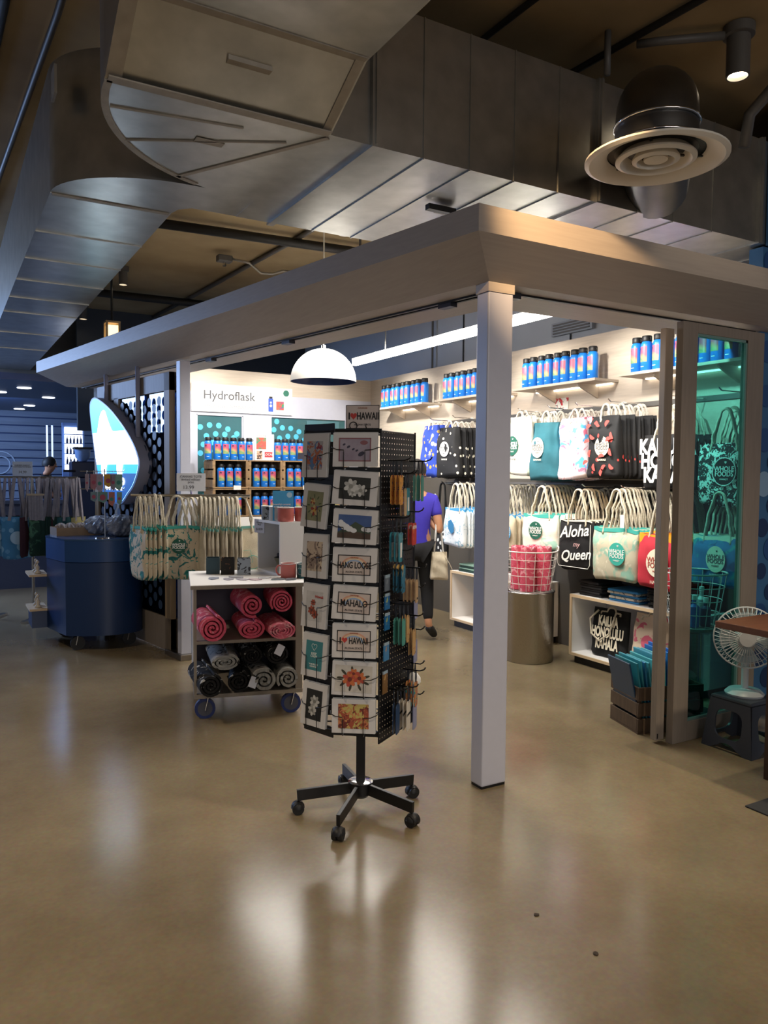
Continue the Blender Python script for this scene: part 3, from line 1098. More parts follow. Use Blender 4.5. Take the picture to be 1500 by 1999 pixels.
def hang_stack(proto, x, y, zbot, n, dx, rz, what, group, jitter=.03, drift=0., dirv=(1, 0), skip=('round_logo', 'lettering', 'print', 'fruit_print')):
    """front bag is the prototype; the rest hang behind it on the same hook"""
    proto.location = (x, y, zbot)
    proto.rotation_euler = (0, 0, rz)
    proto['group'] = group
    base_scale = tuple(proto.scale)
    rd = random.Random(hash(what) % 1000 if False else len(what) * 7 + n)
    for k in range(1, n):
        d_ = dup(proto, (x + dirv[0] * dx * k + rd.uniform(-.004, .004), y + dirv[1] * dx * k + rd.uniform(-jitter, jitter) * .5 + drift * k, zbot + rd.uniform(-.012, .012)),
            rz + rd.uniform(-.03, .03), '%s %s behind the front one on its hook' % (ORD[k], what), group, skip)
        d_.scale = (1, .42, 1)
    proto.location = (x - dirv[0] * .02, y - dirv[1] * .02, zbot)


R90 = -PI / 2
# materials of the goods
P_blue = pattern('cloth_blue_floral', '2743a6', [('d6c79c', .22, 9), ('b59a55', .25, 13), ('f0ead8', .1, 20)])
P_pine = pattern('cloth_black_pineapple', '0e0e12', [('e8e0cc', .17, 13)])
P_leaf = pattern('cloth_white_leaf', 'eceade', [('b9c4ac', .56, 9), ('d5cdb8', .6, 14)], kind='noise', soft=.06)
P_teal = mat('cloth_teal', '23626f', .85, var=.25, scale=9, bump=.3, bscale=14)
P_pink = pattern('cloth_pink_blue', 'efdfe4', [('d46a84', .56, 7), ('58a8dc', .57, 9), ('6d7fc4', .66, 15)], kind='noise', soft=.05)
P_black = mat('cloth_black', '0d0d10', .85, var=.2, scale=12, bump=.2, bscale=20)
P_melon = pattern('cloth_black_melon', '0d0d10', [('d8453f', .19, 11)])
P_tapa = pattern('cloth_tapa', '14181b', [('dfe3dc', .52, 17), ('14181b', .56, 34), ('dfe3dc', .62, 52)], kind='noise', soft=.02)
P_wb = pattern('cloth_white_blue', 'e6ecef', [('9fc4d6', .56, 14), ('5f97b4', .66, 20)], kind='noise', soft=.03)
P_gw = pattern('cloth_green_white', 'dfe6d8', [('9fcdbd', .54, 9), ('e8dcc4', .6, 12)], kind='noise', soft=.08)
P_mint = pattern('cloth_mint', 'bfb8a0', [('8fb8a4', .5, 9), ('d6cfba', .58, 14)], kind='noise', soft=.10)
P_bluec = pattern('cloth_ocean', '2f6ea8', [('2a9aa0', .5, 6), ('1c4f86', .58, 9)], kind='noise', soft=.1)
P_mon = pattern('cloth_monstera', 'cabda4', [('1f6f6c', .53, 13), ('2f8f86', .62, 22)], kind='noise', soft=.02)
P_red = mat('cloth_red', 'c0283a', .8, var=.2, scale=6)
P_yel = mat('cloth_yellow', 'e8a21a', .8, var=.15, scale=8)
P_pinkbag = pattern('cloth_beige_pink', 'cdb9a2', [('c9667a', .6, 13)], kind='noise', soft=.03)
TRIM_T = mat('trim_teal', '3fa79d', .8)
TRIM_B = mat('trim_blue', '3f8fc0', .8)
WFC = mat('cream_print', 'efe6cf', .7)

# hook rails on the goods wall
for z, nm in ((2.19, 'upper'), (1.505, 'lower')):
    t = thing('hook_rail', 'long dark %s hook rail on the goods wall' % nm, 'rail', (W_ - .001, 2.1, z))
    MB().mm((-.012, -1.9, -.02), (0, 2.1, .02)).build('back_bar', DARKG, t)
    for y in ((3.93, 3.5, 2.45, 2.05, 1.71, 1.34, .76, .33) if nm == 'upper' else (3.70, 3.37, 2.62, 2.07, 1.61, 1.19, .75, .30)):
        MB().tube([(-.01, y - 2.1, 0), (-.40, y - 2.1, .0), (-.43, y - 2.1, .02)], .005, 6).build('hook', CHROME, t)

ROPEW = mat('white_rope', 'e2dccf', .9, var=.2, scale=80, bump=.6, bscale=200)
# (prototype, centre y, bottom z, count)
g = make_bag('drawstring_bag', 'blue floral drawstring bag hanging at the far end of the upper hooks', 'bag', .36, .56, .05, P_blue, .04, ROPEW, .009, .76, .9, 1, gather=1., spread=.10)
hang_stack(g, 2.33, 3.95, 1.57, 7, .045, R90, 'blue floral bag', 'blue floral drawstring bags')
g = make_bag('drawstring_bag', 'black drawstring bag with small white pineapples and a round white logo', 'bag', .40, .52, .05, P_pine, .06, ROPEW, .009, .76, .9, 2, gather=1., spread=.10)
logo(g, .4, .52, .05, .075, INKW, INKG, .56, -.02, foot='MARKET', below='HAWAII', bink=INKW)
hang_stack(g, 2.30, 3.56, 1.57, 7, .045, R90 + .1, 'pineapple print bag', 'black pineapple drawstring bags')
g = make_bag('drawstring_bag', 'white leaf print drawstring bag with a round green logo', 'bag', .42, .53, .05, P_leaf, .05, ROPEW, .009, .76, .9, 3, gather=1., spread=.10)
logo(g, .4, .53, .05, .085, GRN, INKW, .50, -.04, below='HAWAII', bink=INKG)
hang_stack(g, 2.30, 2.43, 1.60, 8, .043, R90, 'white leaf print bag', 'white leaf drawstring bags')
g = make_bag('drawstring_bag', 'dark teal drawstring bag with a round cream logo', 'bag', .37, .50, .05, P_teal, .10, ROPEW, .009, .78, .95, 4, gather=1., spread=.10)
logo(g, .37, .5, .05, .075, WFC, INKG, .56, -.05, below='HAWAII', bink=WFC, ry=.09)
hang_stack(g, 2.29, 2.06, 1.56, 8, .043, R90 + .08, 'teal bag', 'dark teal drawstring bags')
g = make_bag('drawstring_bag', 'pink and sky blue palm print drawstring bag on the upper hooks', 'bag', .37, .51, .055, P_pink, .07, ROPEW, .009, .78, .95, 5, gather=1., spread=.10)
hang_stack(g, 2.29, 1.71, 1.57, 8, .043, R90 - .08, 'pink palm print bag', 'pink palm drawstring bags')
g = make_bag('drawstring_bag', 'black drawstring bag with red fruit slices and a half hidden cream logo', 'bag', .37, .49, .055, P_black, .09, ROPEW, .010, .78, .95, 6, gather=1., spread=.10)
logo(g, .37, .49, .055, .075, WFC, INKG, .50, .02, words=('WHOLE', 'FOODS'), below='HAWAII', bink=WFC)
rd = random.Random(9)
b = MB()
for (x, z, a) in ((-.12, .40, .6), (-.02, .43, 2.2), (.08, .42, .8), (.13, .33, 2.0), (-.14, .28, .2), (-.10, .19, 1.4), (.12, .20, 1.9), (-.15, .11, .5), (-.05, .08, 1.8), (.05, .07, .9), (.13, .09, 2.5), (.03, .035, 1.2), (-.08, .33, 2.6), (.09, .29, .3), (.02, .16, .1)):
    s_ = .030
    pts = [(x + s_ * math.cos(a + PI * i / 10), -.068, z + s_ * math.sin(a + PI * i / 10)) for i in range(11)]
    b.add(pts, [tuple(range(11))[::-1]])
o = b.build('fruit_print', mat('fruit_red', 'd8504a', .7), g)
o['kind'] = 'stuff'
hang_stack(g, 2.28, 1.35, 1.585, 9, .042, R90, 'red fruit print bag', 'black fruit print drawstring bags', drift=-.008)
g.children[0].data.materials[0] = P_melon
g = make_bag('tote_bag', 'black tote with rough white place name lettering half hidden by the door post', 'tote bag', .40, .40, .035, P_black, .22, ROPE, .008, 1., .6, 7)
lettering(['KAILUA', 'HONO', 'KAHA'], .155, INKW, g, (.0, -.05, .2), gap=.68, squeeze=.78, bold=.006)
hang_stack(g, 2.29, .76, 1.505, 7, .045, R90, 'black lettered tote', 'black lettered totes on the upper hooks', skip=())
g = make_bag('tote_bag', 'black and white tapa print tote with round dark logo behind the teal glass', 'tote bag', .40, .42, .035, P_tapa, .24, ROPE, .008, 1., .6, 8)
logo(g, .4, .42, .035, .085, P_black, INKW, .55, .03)
MB().tube([(.03 + .09 * math.cos(a), -.047, .231 + .095 * math.sin(a)) for a in [2 * PI * i / 32 for i in range(32)]], .003, 6, closed=True).build('logo_ring', INKW, g)
hang_stack(g, 2.29, .27, 1.40, 6, .045, R90, 'tapa print tote', 'tapa totes on the upper hooks')

# lower row of rope handled totes
g = make_bag('tote_bag', 'white and pale blue tote with a blue fish print left of the white column', 'tote bag', .36, .39, .045, P_wb, .25, ROPE, .0095, 1., .7, 11, TRIM_B)
MB().disc((0, -.056, .2), .055, 6, ry=.08, rot=.4).build('print', mat('fish_blue', '2f78a8', .7), g)
hang_stack(g, 2.25, 3.37, .86, 9, .042, R90, 'white and blue tote', 'white and blue totes')
g = make_bag('tote_bag', 'cream tote with a round sky blue logo right beside the white column', 'tote bag', .38, .33, .045, CANVAS, .27, ROPE, .0095, 1., .7, 12, TRIM_B)
logo(g, .38, .33, .045, .085, mat('sky_print', '4a9ad0', .7), INKW, .5, .1)
hang_stack(g, 2.25, 2.60, .90, 9, .042, R90, 'cream blue logo tote', 'cream totes with blue logo')
g = make_bag('tote_bag', 'pale green tote with a round dark green logo above the wire basket', 'tote bag', .40, .31, .045, P_gw, .25, ROPE, .0095, 1., .7, 13, TRIM_T)
logo(g, .4, .31, .045, .075, GRN, INKW, .55, -.02)
hang_stack(g, 2.24, 2.05, .94, 9, .042, R90 + .15, 'pale green tote', 'pale green totes')
g = make_bag('tote_bag', 'black tote with white script lettering right of the wire basket', 'tote bag', .38, .41, .035, P_black, .26, ROPE, .008, 1., .6, 14, WFC, .012)
lettering(['Aloha'], .135, INKW, g, (.0, -.05, .315), shear=.35, bold=.002, rot=(0, -.12, 0))
lettering(['my'], .06, mat('ink_pinkish', 'c8a0a0', .7), g, (.03, -.05, .21), shear=.3)
lettering(['Queen'], .12, INKW, g, (.02, -.05, .12), shear=.35, bold=.002, rot=(0, -.12, 0))
MB().tube([(-.175, -.046, .39), (-.175, -.048, .04), (-.16, -.048, .02), (.16, -.048, .02), (.178, -.046, .05), (.178, -.046, .38)], .0025, 5).build('border_line', INKW, g)
hang_stack(g, 2.25, 1.61, .815, 9, .042, R90 + .05, 'black script tote', 'black script totes', skip=('lettering', 'border_line'))
g = make_bag('tote_bag', 'mint and sand tote with a round teal logo on the lower hooks', 'tote bag', .46, .41, .045, P_mint, .30, ROPE, .009, 1., .7, 15, TRIM_T)
logo(g, .46, .41, .045, .085, mat('teal_print', '34a596', .7), INKW, .52, .06)
MB().mm((.085, -.05, .42), (.125, -.046, .52)).build('price_tag', PAPER, g)
hang_stack(g, 2.25, 1.19, .775, 10, .040, R90, 'mint tote', 'mint totes', skip=('round_logo', 'lettering', 'price_tag'))
g = make_bag('tote_bag', 'red and yellow tote with a round cream logo next to the door post', 'tote bag', .42, .40, .045, P_red, .32, ROPE, .009, 1., .7, 16, P_yel, .12)
logo(g, .42, .4, .045, .10, WFC, mat('ink_redbrown', 'b0483a', .7), .48, .0, below='HAWAII', bink=WFC)
hang_stack(g, 2.25, .74, .765, 9, .042, R90, 'red and yellow tote', 'red and yellow totes')
g = make_bag('tote_bag', 'ocean blue tote with an oval cream logo behind the teal glass', 'tote bag', .40, .34, .045, P_bluec, .30, ROPE, .009, 1., .7, 17, WFC, .04)
logo(g, .4, .34, .045, .075, WFC, INKG, .55, .02, below='HAWAII', bink=INKW, ry=.09)
hang_stack(g, 2.25, .27, .85, 7, .045, R90, 'ocean blue tote', 'ocean blue totes')
t = tag(MB().mm((-.002, -.085, 0), (.002, .085, .14)).build('wall_card', pattern('red_card', 'd8d4cc', [('b8323a', .5, 9), ('4a3a34', .6, 16)], kind='noise', soft=.02)), 'small red and white picture card on the wall above the white leaf bags', 'card')
t.location = (W_ - .004, 2.33, 2.18)

# cubbies along the goods wall
EDGE = mat('ply_edge', 'cdb491', .6)


def cubby(y0, y1, label):
    t = thing('floor_cubby', label, 'cubby', (2.48, (y0 + y1) / 2, 0))
    L = (y1 - y0) / 2
    x0, x1 = -.21, .21
    MB().mm((x0 + .012, -L, .565), (x1, L, .588)).build('top_board', WHITE_M, t)
    MB().mm((x0 + .012, -L, .068), (x1, L, .09)).build('bottom_board', WHITE_M, t)
    for s_ in (-1, 1):
        MB().mm((x0 + .012, s_ * L - .011 - s_ * .011, .09), (x1, s_ * L + .011 - s_ * .011, .565)).build('side_board', WHITE_M, t)
    MB().mm((x1 - .012, -L + .022, .09), (x1 - .002, L - .022, .565)).build('back_board', mat('cubby_back', 'b9b7bd', .6), t)
    e = MB().mm((x0, -L, .565), (x0 + .0125, L, .588)).mm((x0, -L, .068), (x0 + .0125, L, .09)).mm((x0, -L, .09), (x0 + .0125, -L + .022, .565)).mm((x0, L - .022, .09), (x0 + .0125, L, .565))
    e.build('edge_banding', EDGE, t)
    MB().mm((x0 + .04, -L + .03, 0), (x1, L - .03, .068)).build('plinth', BLACKP, t)
    return t


cubby(2.32, 3.51, 'open white floor cubby with plywood edges left of the steel drum')
cubby(.42, 1.73, 'open white floor cubby with plywood edges below the lower totes')


def fold_stack(y, n, mats, nm, group, w=.3):
    for k in range(n):
        rd = random.Random(k * 13 + len(nm))
        m = mats[k % len(mats)]
        o = MB().grid(lambda u, v: (-.14 + .28 * v, (w / 2) * (2 * u - 1) * (1 - .03 * math.sin(9 * v)), .020 + .002 * math.sin(7 * u + 5 * v)), 8, 5).grid(
            lambda u, v: (-.14 + .28 * v, (w / 2) * (1 - 2 * u), .0), 8, 5)
        b = MB()
        b.box((0, 0, .0105), (.27, w, .019))
        o = b.build('folded_shirt', m, bevel=.008)
        o.location = (2.455 + rd.uniform(-.015, .015), y + rd.uniform(-.012, .012), .5885 + k * .0205)
        o.rotation_euler = (0, 0, rd.uniform(-.06, .06))
        tag(o, '%s folded %s from the bottom of its stack on the cubby' % (ORD[k], nm), 'shirt', group)


fold_stack(1.55, 6, [P_black, mat('cloth_charcoal', '2a2a2e', .9)], 'black shirt', 'folded black shirts on the cubby', .24)
fold_stack(1.19, 5, [mat('cloth_sky', '3d8fd0', .85), pattern('cloth_white_print', 'd8cfbf', [('6a6a70', .6, 20)], kind='noise')], 'white and blue shirt', 'folded white and blue shirts', .30)
fold_stack(.78, 7, [P_black, pattern('cloth_black_flower', '0d0d10', [('d8d0b0', .15, 16)])], 'black flowered shirt', 'folded black flowered shirts', .32)
fold_stack(3.28, 4, [mat('cloth_bottle_green', '1c3a34', .85), mat('cloth_sage', '7fa090', .85)], 'green shirt', 'folded green shirts', .30)
# bags standing in the cubbies
g = make_bag('tote_bag', 'black tote with white place names standing in the floor cubby', 'tote bag', .36, .40, .03, P_black, .02, ROPE, .008, 1., .7, 21)
lettering(['KAiLUA', 'HONOLULU', 'KAHALA'], .115, WFC, g, (0, -.045, .2), gap=.82, squeeze=.5, bold=.005)
MB().tube([(-.10, -.05, .38), (-.17, -.062, .30), (-.15, -.062, .18), (-.06, -.064, .13), (.03, -.064, .2), (.08, -.055, .38)], .008, 7).build('loose_handle', ROPE, g, smooth=True)
g.location = (2.40, 1.40, .093)
g.rotation_euler = (-.10, 0, R90 + .1)
g = make_bag('tote_bag', 'beige tote with pink prints and a pink round logo in the floor cubby', 'tote bag', .36, .42, .04, P_pinkbag, .02, ROPE, .008, .92, .7, 22)
MB().disc((.0, -.05, .2), .06, 24).build('round_logo', mat('pink_print', 'c0566c', .7), g)
g.location = (2.40, .98, .093)
g.rotation_euler = (-.10, 0, R90)
g = make_bag('tote_bag', 'beige tote with dark band lettering in the cubby left of the drum', 'tote bag', .36, .38, .04, CANVAS, .02, ROPE, .008, .85, .7, 23)
MB().mm((-.12, -.052, .22), (.13, -.048, .30)).build('print', GRN, g)
lettering(['ALOHA'], .07, INKW, g, (0, -.054, .26), bold=.001)
g.location = (2.40, 3.02, .093)
g.rotation_euler = (-.25, 0, R90)

# ---------------------------------------------------------------- steel drum, wire basket, pink towels
t = thing('steel_drum', 'round hammered steel drum standing in front of the cubbies', 'drum', (2.03, 1.97, 0))
MB().lathe([(0, 0), (.205, 0), (.21, .01), (.21, .59), (.214, .60), (.206, .603), (.20, .595), (.20, .55), (0, .55)], 44).build('body', mat('hammered_steel', 'a8a196', .28, metal=1., bump=.35, bscale=70), t, smooth='angle')
MB().tube([(.212 * math.cos(a), .212 * math.sin(a), .6) for a in [2 * PI * i / 40 for i in range(40)]], .006, 8, closed=True).build('rim', CHROME, t, smooth=True)
WIRE = mat('white_wire', 'e2dfdc', .35)


def wire_basket(label, loc, r0, r1, h, mt, nv=18, nr=6, hand=True):
    t = thing('wire_basket', label, 'basket', loc)
    ring = lambda r, z: [(r * math.cos(a), r * math.sin(a), z) for a in [2 * PI * i / 36 for i in range(36)]]
    for k in range(nr):
        z = h * k / (nr - 1)
        r = r0 + (r1 - r0) * k / (nr - 1)
        MB().tube(ring(r, z), .006 if k == nr - 1 else .0028, 6, closed=True).build('rim' if k == nr - 1 else 'ring_wire', mt, t, smooth=True)
    for k in range(nv):
        a = 2 * PI * k / nv
        MB().tube([(r0 * math.cos(a), r0 * math.sin(a), 0), (r1 * math.cos(a), r1 * math.sin(a), h)], .0024, 5).build('upright_wire', mt, t)
    for k in range(5):
        x = -r0 * .8 + r0 * .4 * k
        y = (r0 * r0 - x * x) ** .5
        MB().tube([(x, -y, .002), (x, y, .002)], .0024, 5).build('base_wire', mt, t)
    if hand:
        for a in (-PI / 6, PI * 5 / 6):
            c = Vector((r1 * math.cos(a), r1 * math.sin(a), h))
            tn = Vector((-math.sin(a), math.cos(a), 0))
            MB().tube([c + tn * .05, c + tn * .045 + Vector((0, 0, .035)) + c.normalized() * .0, c - tn * .045 + Vector((0, 0, .035)), c - tn * .05], .006, 6).build('handle', mt, t, smooth=True)
    return t


wire_basket('white wire basket of pink towels standing on the steel drum', (2.03, 1.97, .604), .175, .235, .345, WIRE)
PINK = pattern('towel_pink', 'd4566f', [('eda6b2', .54, 12), ('bf3c56', .6, 22)], kind='noise', soft=.06, rough=.95)


def roll(L, r, mats, seed=0, turns=3.2, sq=1.0, name='roll'):
    """rolled towel lying along +Y, spiral end facing -Y"""
    b = MB()
    N = 64
    th = r / (turns + .6)

    def sp(k):
        a = 2 * PI * turns * k / N
        rr = .14 * r + (r - .14 * r) * k / N
        return rr * math.cos(a), rr * math.sin(a) * sq
    wd = .36 * r / turns * 1.9
    rd = random.Random(seed)
    j = [rd.uniform(-.006, .006) for _ in range(N + 1)]
    outer, inner = [], []
    for k in range(N + 1):
        x, z = sp(k)
        d = (x * x + z * z) ** .5
        outer.append((x, z))
        f = max(.02, (d - wd * .8) / d)
        inner.append((x * f, z * f))
    vs_ = []
    for k in range(N + 1):
        for (x, z) in (outer[k], inner[k]):
            vs_ += [(x, j[k], z), (x, L + j[k] * .5, z)]
    fs_, ms = [], []
    for k in range(N):
        a, c = 4 * k, 4 * k + 4
        fs_ += [(a, c, c + 1, a + 1), (a + 2, a + 3, c + 3, c + 2), (a, a + 2, c + 2, c), (a + 1, c + 1, c + 3, a + 3)]
    fs_.append((4 * N, 4 * N + 1, 4 * N + 3, 4 * N + 2))
    b.add([(x, y, z + r * sq) for x, y, z in vs_], fs_)
    return b


for k, (dx, dy, rr) in enumerate(((-.09, -.07, .075), (.07, -.09, .075), (.10, .07, .07), (-.06, .09, .075), (.005, .0, .06))):
    b = roll(.37, rr, None, k)
    b.v = [(x, z - rr, y) for x, y, z in b.v]
    b.v = [(x, y, .37 - z) for x, y, z in b.v]
    o = b.build('rolled_towel', PINK, smooth='angle')
    o.location = (2.03 + dx, 1.97 + dy, .612)
    tag(o, ['front left', 'front right', 'back right', 'back left', 'central'][k] + ' pink rolled towel standing in the white wire basket', 'towel', 'pink towels in the wire basket')

# ---------------------------------------------------------------- dark slatted crate of folded bags by the door
DKW = mat('dark_crate_wood', '5c4a3a', .7, var=.35, scale=6, stretch=(6, 6, 1))
cy = thing('slatted_crate', 'dark brown slatted wooden crate on the floor beside the sliding door', 'crate', (1.338, .142, 0), -.29)
cw, cd, ch = .46, .33, .29
for k in range(3):
    z0 = .012 + k * .098
    MB().mm((0, 0, z0), (cw, .014, z0 + .082)).build('front_slat', DKW, cy, bevel=.002)
    MB().mm((0, cd - .014, z0), (cw, cd, z0 + .082)).build('back_slat', DKW, cy, bevel=.002)
    MB().mm((-.001, .014, z0), (.013, cd - .014, z0 + .082)).build('side_slat', DKW, cy, bevel=.002)
    MB().mm((cw - .013, .014, z0), (cw + .001, cd - .014, z0 + .082)).build('side_slat', DKW, cy, bevel=.002)
for x in (.022, cw - .022):
    for y in (.026, cd - .026):
        MB().box((x, y, ch / 2), (.022, .022, ch - .02)).build('corner_post', DKW, cy)
MB().mm((.0, .0, .0), (cw, cd, .012)).build('base', DKW, cy)
rd = random.Random(4)
cols = ['123a5c', '2f8fa0', '3aa0b4', '2f86b8', '4ab0c0', '58bcc8', '4aa8c4', '3f9fc0', '66c0c8', '2f7fd0', '2a78d8', '5ab8c0']
Mc = Matrix.Rotation(-.29, 3, 'Z')
for k, c in enumerate(cols):
    x = .05 + k * .022
    o = MB().mm((-.006, -.13, 0), (.006, .13, .44 + rd.uniform(-.02, .03) + (.05 if k in (9, 10) else 0))).build('folded_bag', mat('poly_' + c, c, .35, var=.15, scale=9), bevel=.003)
    q = Vector((1.338, .142, .014)) + Mc @ Vector((x, cd / 2, 0))
    o.location = q
    o.rotation_euler = (0, -.22 if k == 0 else -.16 + .012 * k, -.29)
    tag(o, '%s upright folded bag from the left in the dark slatted crate' % ORD[k], 'folded bag', 'folded bags in the slatted crate')
o = MB().mm((-.006, -.13, 0), (.006, .13, .40)).build('folded_bag', pattern('poly_redgreen', '4a1420', [('8c1f34', .5, 9), ('1c4a3c', .6, 12)], kind='noise', soft=.05, rough=.35), bevel=.003)
o.location = Vector((1.338, .142, .014)) + Mc @ Vector((.34, cd / 2 - .01, 0))
o.rotation_euler = (.0, -.03, -.29 - 1.3)
tag(o, 'dark red and green folded bag at the front of the slatted crate', 'folded bag', 'folded bags in the slatted crate')

# ---------------------------------------------------------------- revolving card rack
RK = (-.657, .05, 0)
rack = thing('card_rack', 'black revolving card and luggage tag rack on five casters', 'rack', RK, -PI / 6)
hx = [(-.27, .005), (-.125, -.125), (.085, -.155), (.25, .165), (.11, .20), (-.11, .20)]
MB().box((0, 0, .97), (.042, .042, 1.76)).build('pole', BLACKM, rack)
MB().lathe([(0, .13), (.055, .13), (.06, .134), (.05, .14), (0, .14)], 28).build('hub_ring', CHROME, rack, smooth='angle')
MB().lathe([(0, .06), (.035, .06), (.05, .075), (.052, .13), (0, .13)], 24).build('hub', BLACKP, rack, smooth='angle')
for (cx, cy) in ((-.285, -.06), (-.085, -.315), (.235, -.18), (.245, .13), (-.09, .255)):
    d = Vector((cx, cy, 0)).normalized()
    lg = MB().bar(d * .03 + Vector((0, 0, .105)), Vector((cx, cy, .088)) + d * .012, .018, .052).build('leg', BLACKM, rack, bevel=.002)
    MB().cyl((cx, cy, .062), (cx, cy, .10), .008, 10).build('caster_stem', BLACKM, lg)
    a = d.cross(Vector((0, 0, 1)))
    c = Vector((cx, cy, .028)) + d * .008
    MB().cyl(c - a * .024, c - a * .004, .028, 18).cyl(c + a * .004, c + a * .024, .028, 18).build('caster_wheel', BLACKP, lg, smooth='angle')
    MB().lathe([(.032, 0), (.031, .012), (.022, .026), (0, .033)], 16, c=c).build('caster_hood', BLACKP, lg, smooth='angle')
for k, (x, y) in enumerate(hx):
    MB().tube([(x, y, .40), (x, y, 1.80)], .005, 6).build('upright', BLACKM, rack)
for z in (.42, .9, 1.35, 1.79):
    MB().tube([(x, y, z) for x, y in hx], .004, 5, closed=True).build('hoop', BLACKM, rack)
    for (x, y) in (hx[0], hx[2], hx[4]):
        MB().tube([(0, 0, z), (x, y, z)], .004, 5).build('spoke', BLACKM, rack)
# dark slats behind the narrow left column
for k in range(7):
    z = 1.80 - .232 * k
    a, b_ = Vector((hx[0][0], hx[0][1] + .006, z)), Vector((hx[1][0], hx[1][1] + .006, z))
    MB().bar(a, b_, .006, .05).build('back_slat', BLACKM, rack)
for k in range(9):
    z = 1.79 - .173 * k
    a, b_ = Vector((hx[1][0], hx[1][1] + .012, z)), Vector((hx[2][0], hx[2][1] + .012, z))
    MB().bar(a, b_, .004, .022).build('back_slat', BLACKM, rack)
MB().bar((-.19, .10, .42), (-.19, .10, 1.75), .10, .004).build('rear_panel', BLACKM, rack)
for s_ in (.3, .7):
    q = Vector((hx[1][0], hx[1][1] + .02)).lerp(Vector((hx[2][0], hx[2][1] + .02)), s_)
    MB().tube([(q.x, q.y, .42), (q.x, q.y, 1.79)], .003, 5).build('upright', BLACKM, rack)


# pegboard with real see-through holes (alpha mask on a thin sheet)
def peg_mat():
    m = bpy.data.materials.new('pegboard_black')
    m.use_nodes = True
    nt = m.node_tree
    b = nt.nodes['Principled BSDF']
    b.inputs['Base Color'].default_value = lin('0c0c0f')
    b.inputs['Roughness'].default_value = .45
    tc = nt.nodes.new('ShaderNodeTexCoord')
    sp = nt.nodes.new('ShaderNodeSeparateXYZ')
    nt.links.new(tc.outputs['Object'], sp.inputs[0])

    def math_(op, a, v=None, b2=None):
        n = nt.nodes.new('ShaderNodeMath')
        n.operation = op
        nt.links.new(a, n.inputs[0])
        if v is not None:
            n.inputs[1].default_value = v
        if b2 is not None:
            nt.links.new(b2, n.inputs[1])
        return n.outputs[0]
    sq = []
    for ax in ('X', 'Z'):
        f = math_('FRACT', math_('MULTIPLY', sp.outputs[ax], 40.))
        f = math_('SUBTRACT', f, .5)
        sq.append(math_('MULTIPLY', f, None, f))
    d = math_('ADD', sq[0], None, sq[1])
    al = math_('GREATER_THAN', d, .022)
    nt.links.new(al, b.inputs['Alpha'])
    return m


pn = Vector((hx[3][0] - hx[2][0], hx[3][1] - hx[2][1], 0))
PL = pn.length
pa = math.atan2(pn.y, pn.x)
peg = MB().mm((0, -.001, .37), (PL, .001, 1.79)).build('pegboard', peg_mat(), rack)
peg.location = (hx[2][0], hx[2][1], 0)
peg.rotation_euler = (0, 0, pa)
for a, b_ in (((0, 0, .37), (PL, 0, .37)), ((0, 0, 1.79), (PL, 0, 1.79)), ((0, 0, .37), (0, 0, 1.79)), ((PL, 0, .37), (PL, 0, 1.79))):
    MB().cyl(a, b_, .004, 6).build('panel_edge', BLACKM, peg)
Mr = Matrix.Translation(RK) @ Matrix.Rotation(-PI / 6, 4, 'Z')
Mp = Mr @ Matrix.Translation((hx[2][0], hx[2][1], 0)) @ Matrix.Rotation(pa, 4, 'Z')      # panel frame: x along, -y outward


def hook_at(s_, z, L=.13, up=.02):
    MB().tube([(s_, 0, z), (s_, -L * .8, z), (s_, -L, z + up * .4), (s_, -L - .008, z + up)], .0035, 6).build('peg_hook', BLACKM, peg, smooth=True)


STRAP = mat('tag_strap', '1c2430', .5)
TAGM = {
    'orange': pattern('tag_orange', 'd89a44', [('b84030', .55, 22), ('2a3a6a', .62, 30)], kind='noise'),
    'beige': mat('tag_beige', 'c8a67c', .6, var=.25, scale=30),
    'teal': mat('tag_teal', '2f8ca0', .45, var=.15, scale=20),
    'green': pattern('tag_green', '4a9488', [('2c5c58', .58, 25)], kind='noise'),
    'tan': pattern('tag_tan', 'c09a64', [('5a3a28', .6, 26), ('a83a30', .66, 20)], kind='noise'),
    'red': pattern('tag_red', 'c03428', [('e08a40', .6, 12)], kind='noise', soft=.1),
    'blueyel': pattern('tag_sunset', '2a6f8c', [('d8b060', .58, 14), ('1a2a30', .6, 22)], kind='noise'),
    'plate': mat('tag_plate', 'd8d0c4', .5, var=.1, scale=30),
    'lav': mat('tag_lavender', '8a8eae', .5),
    'multi': pattern('tag_multi', 'c07a44', [('2f8a8a', .52, 40), ('b03a4a', .6, 46), ('d8c060', .64, 52)], kind='noise'),
    'navy': mat('tag_navy', '1d3f66', .45),
}


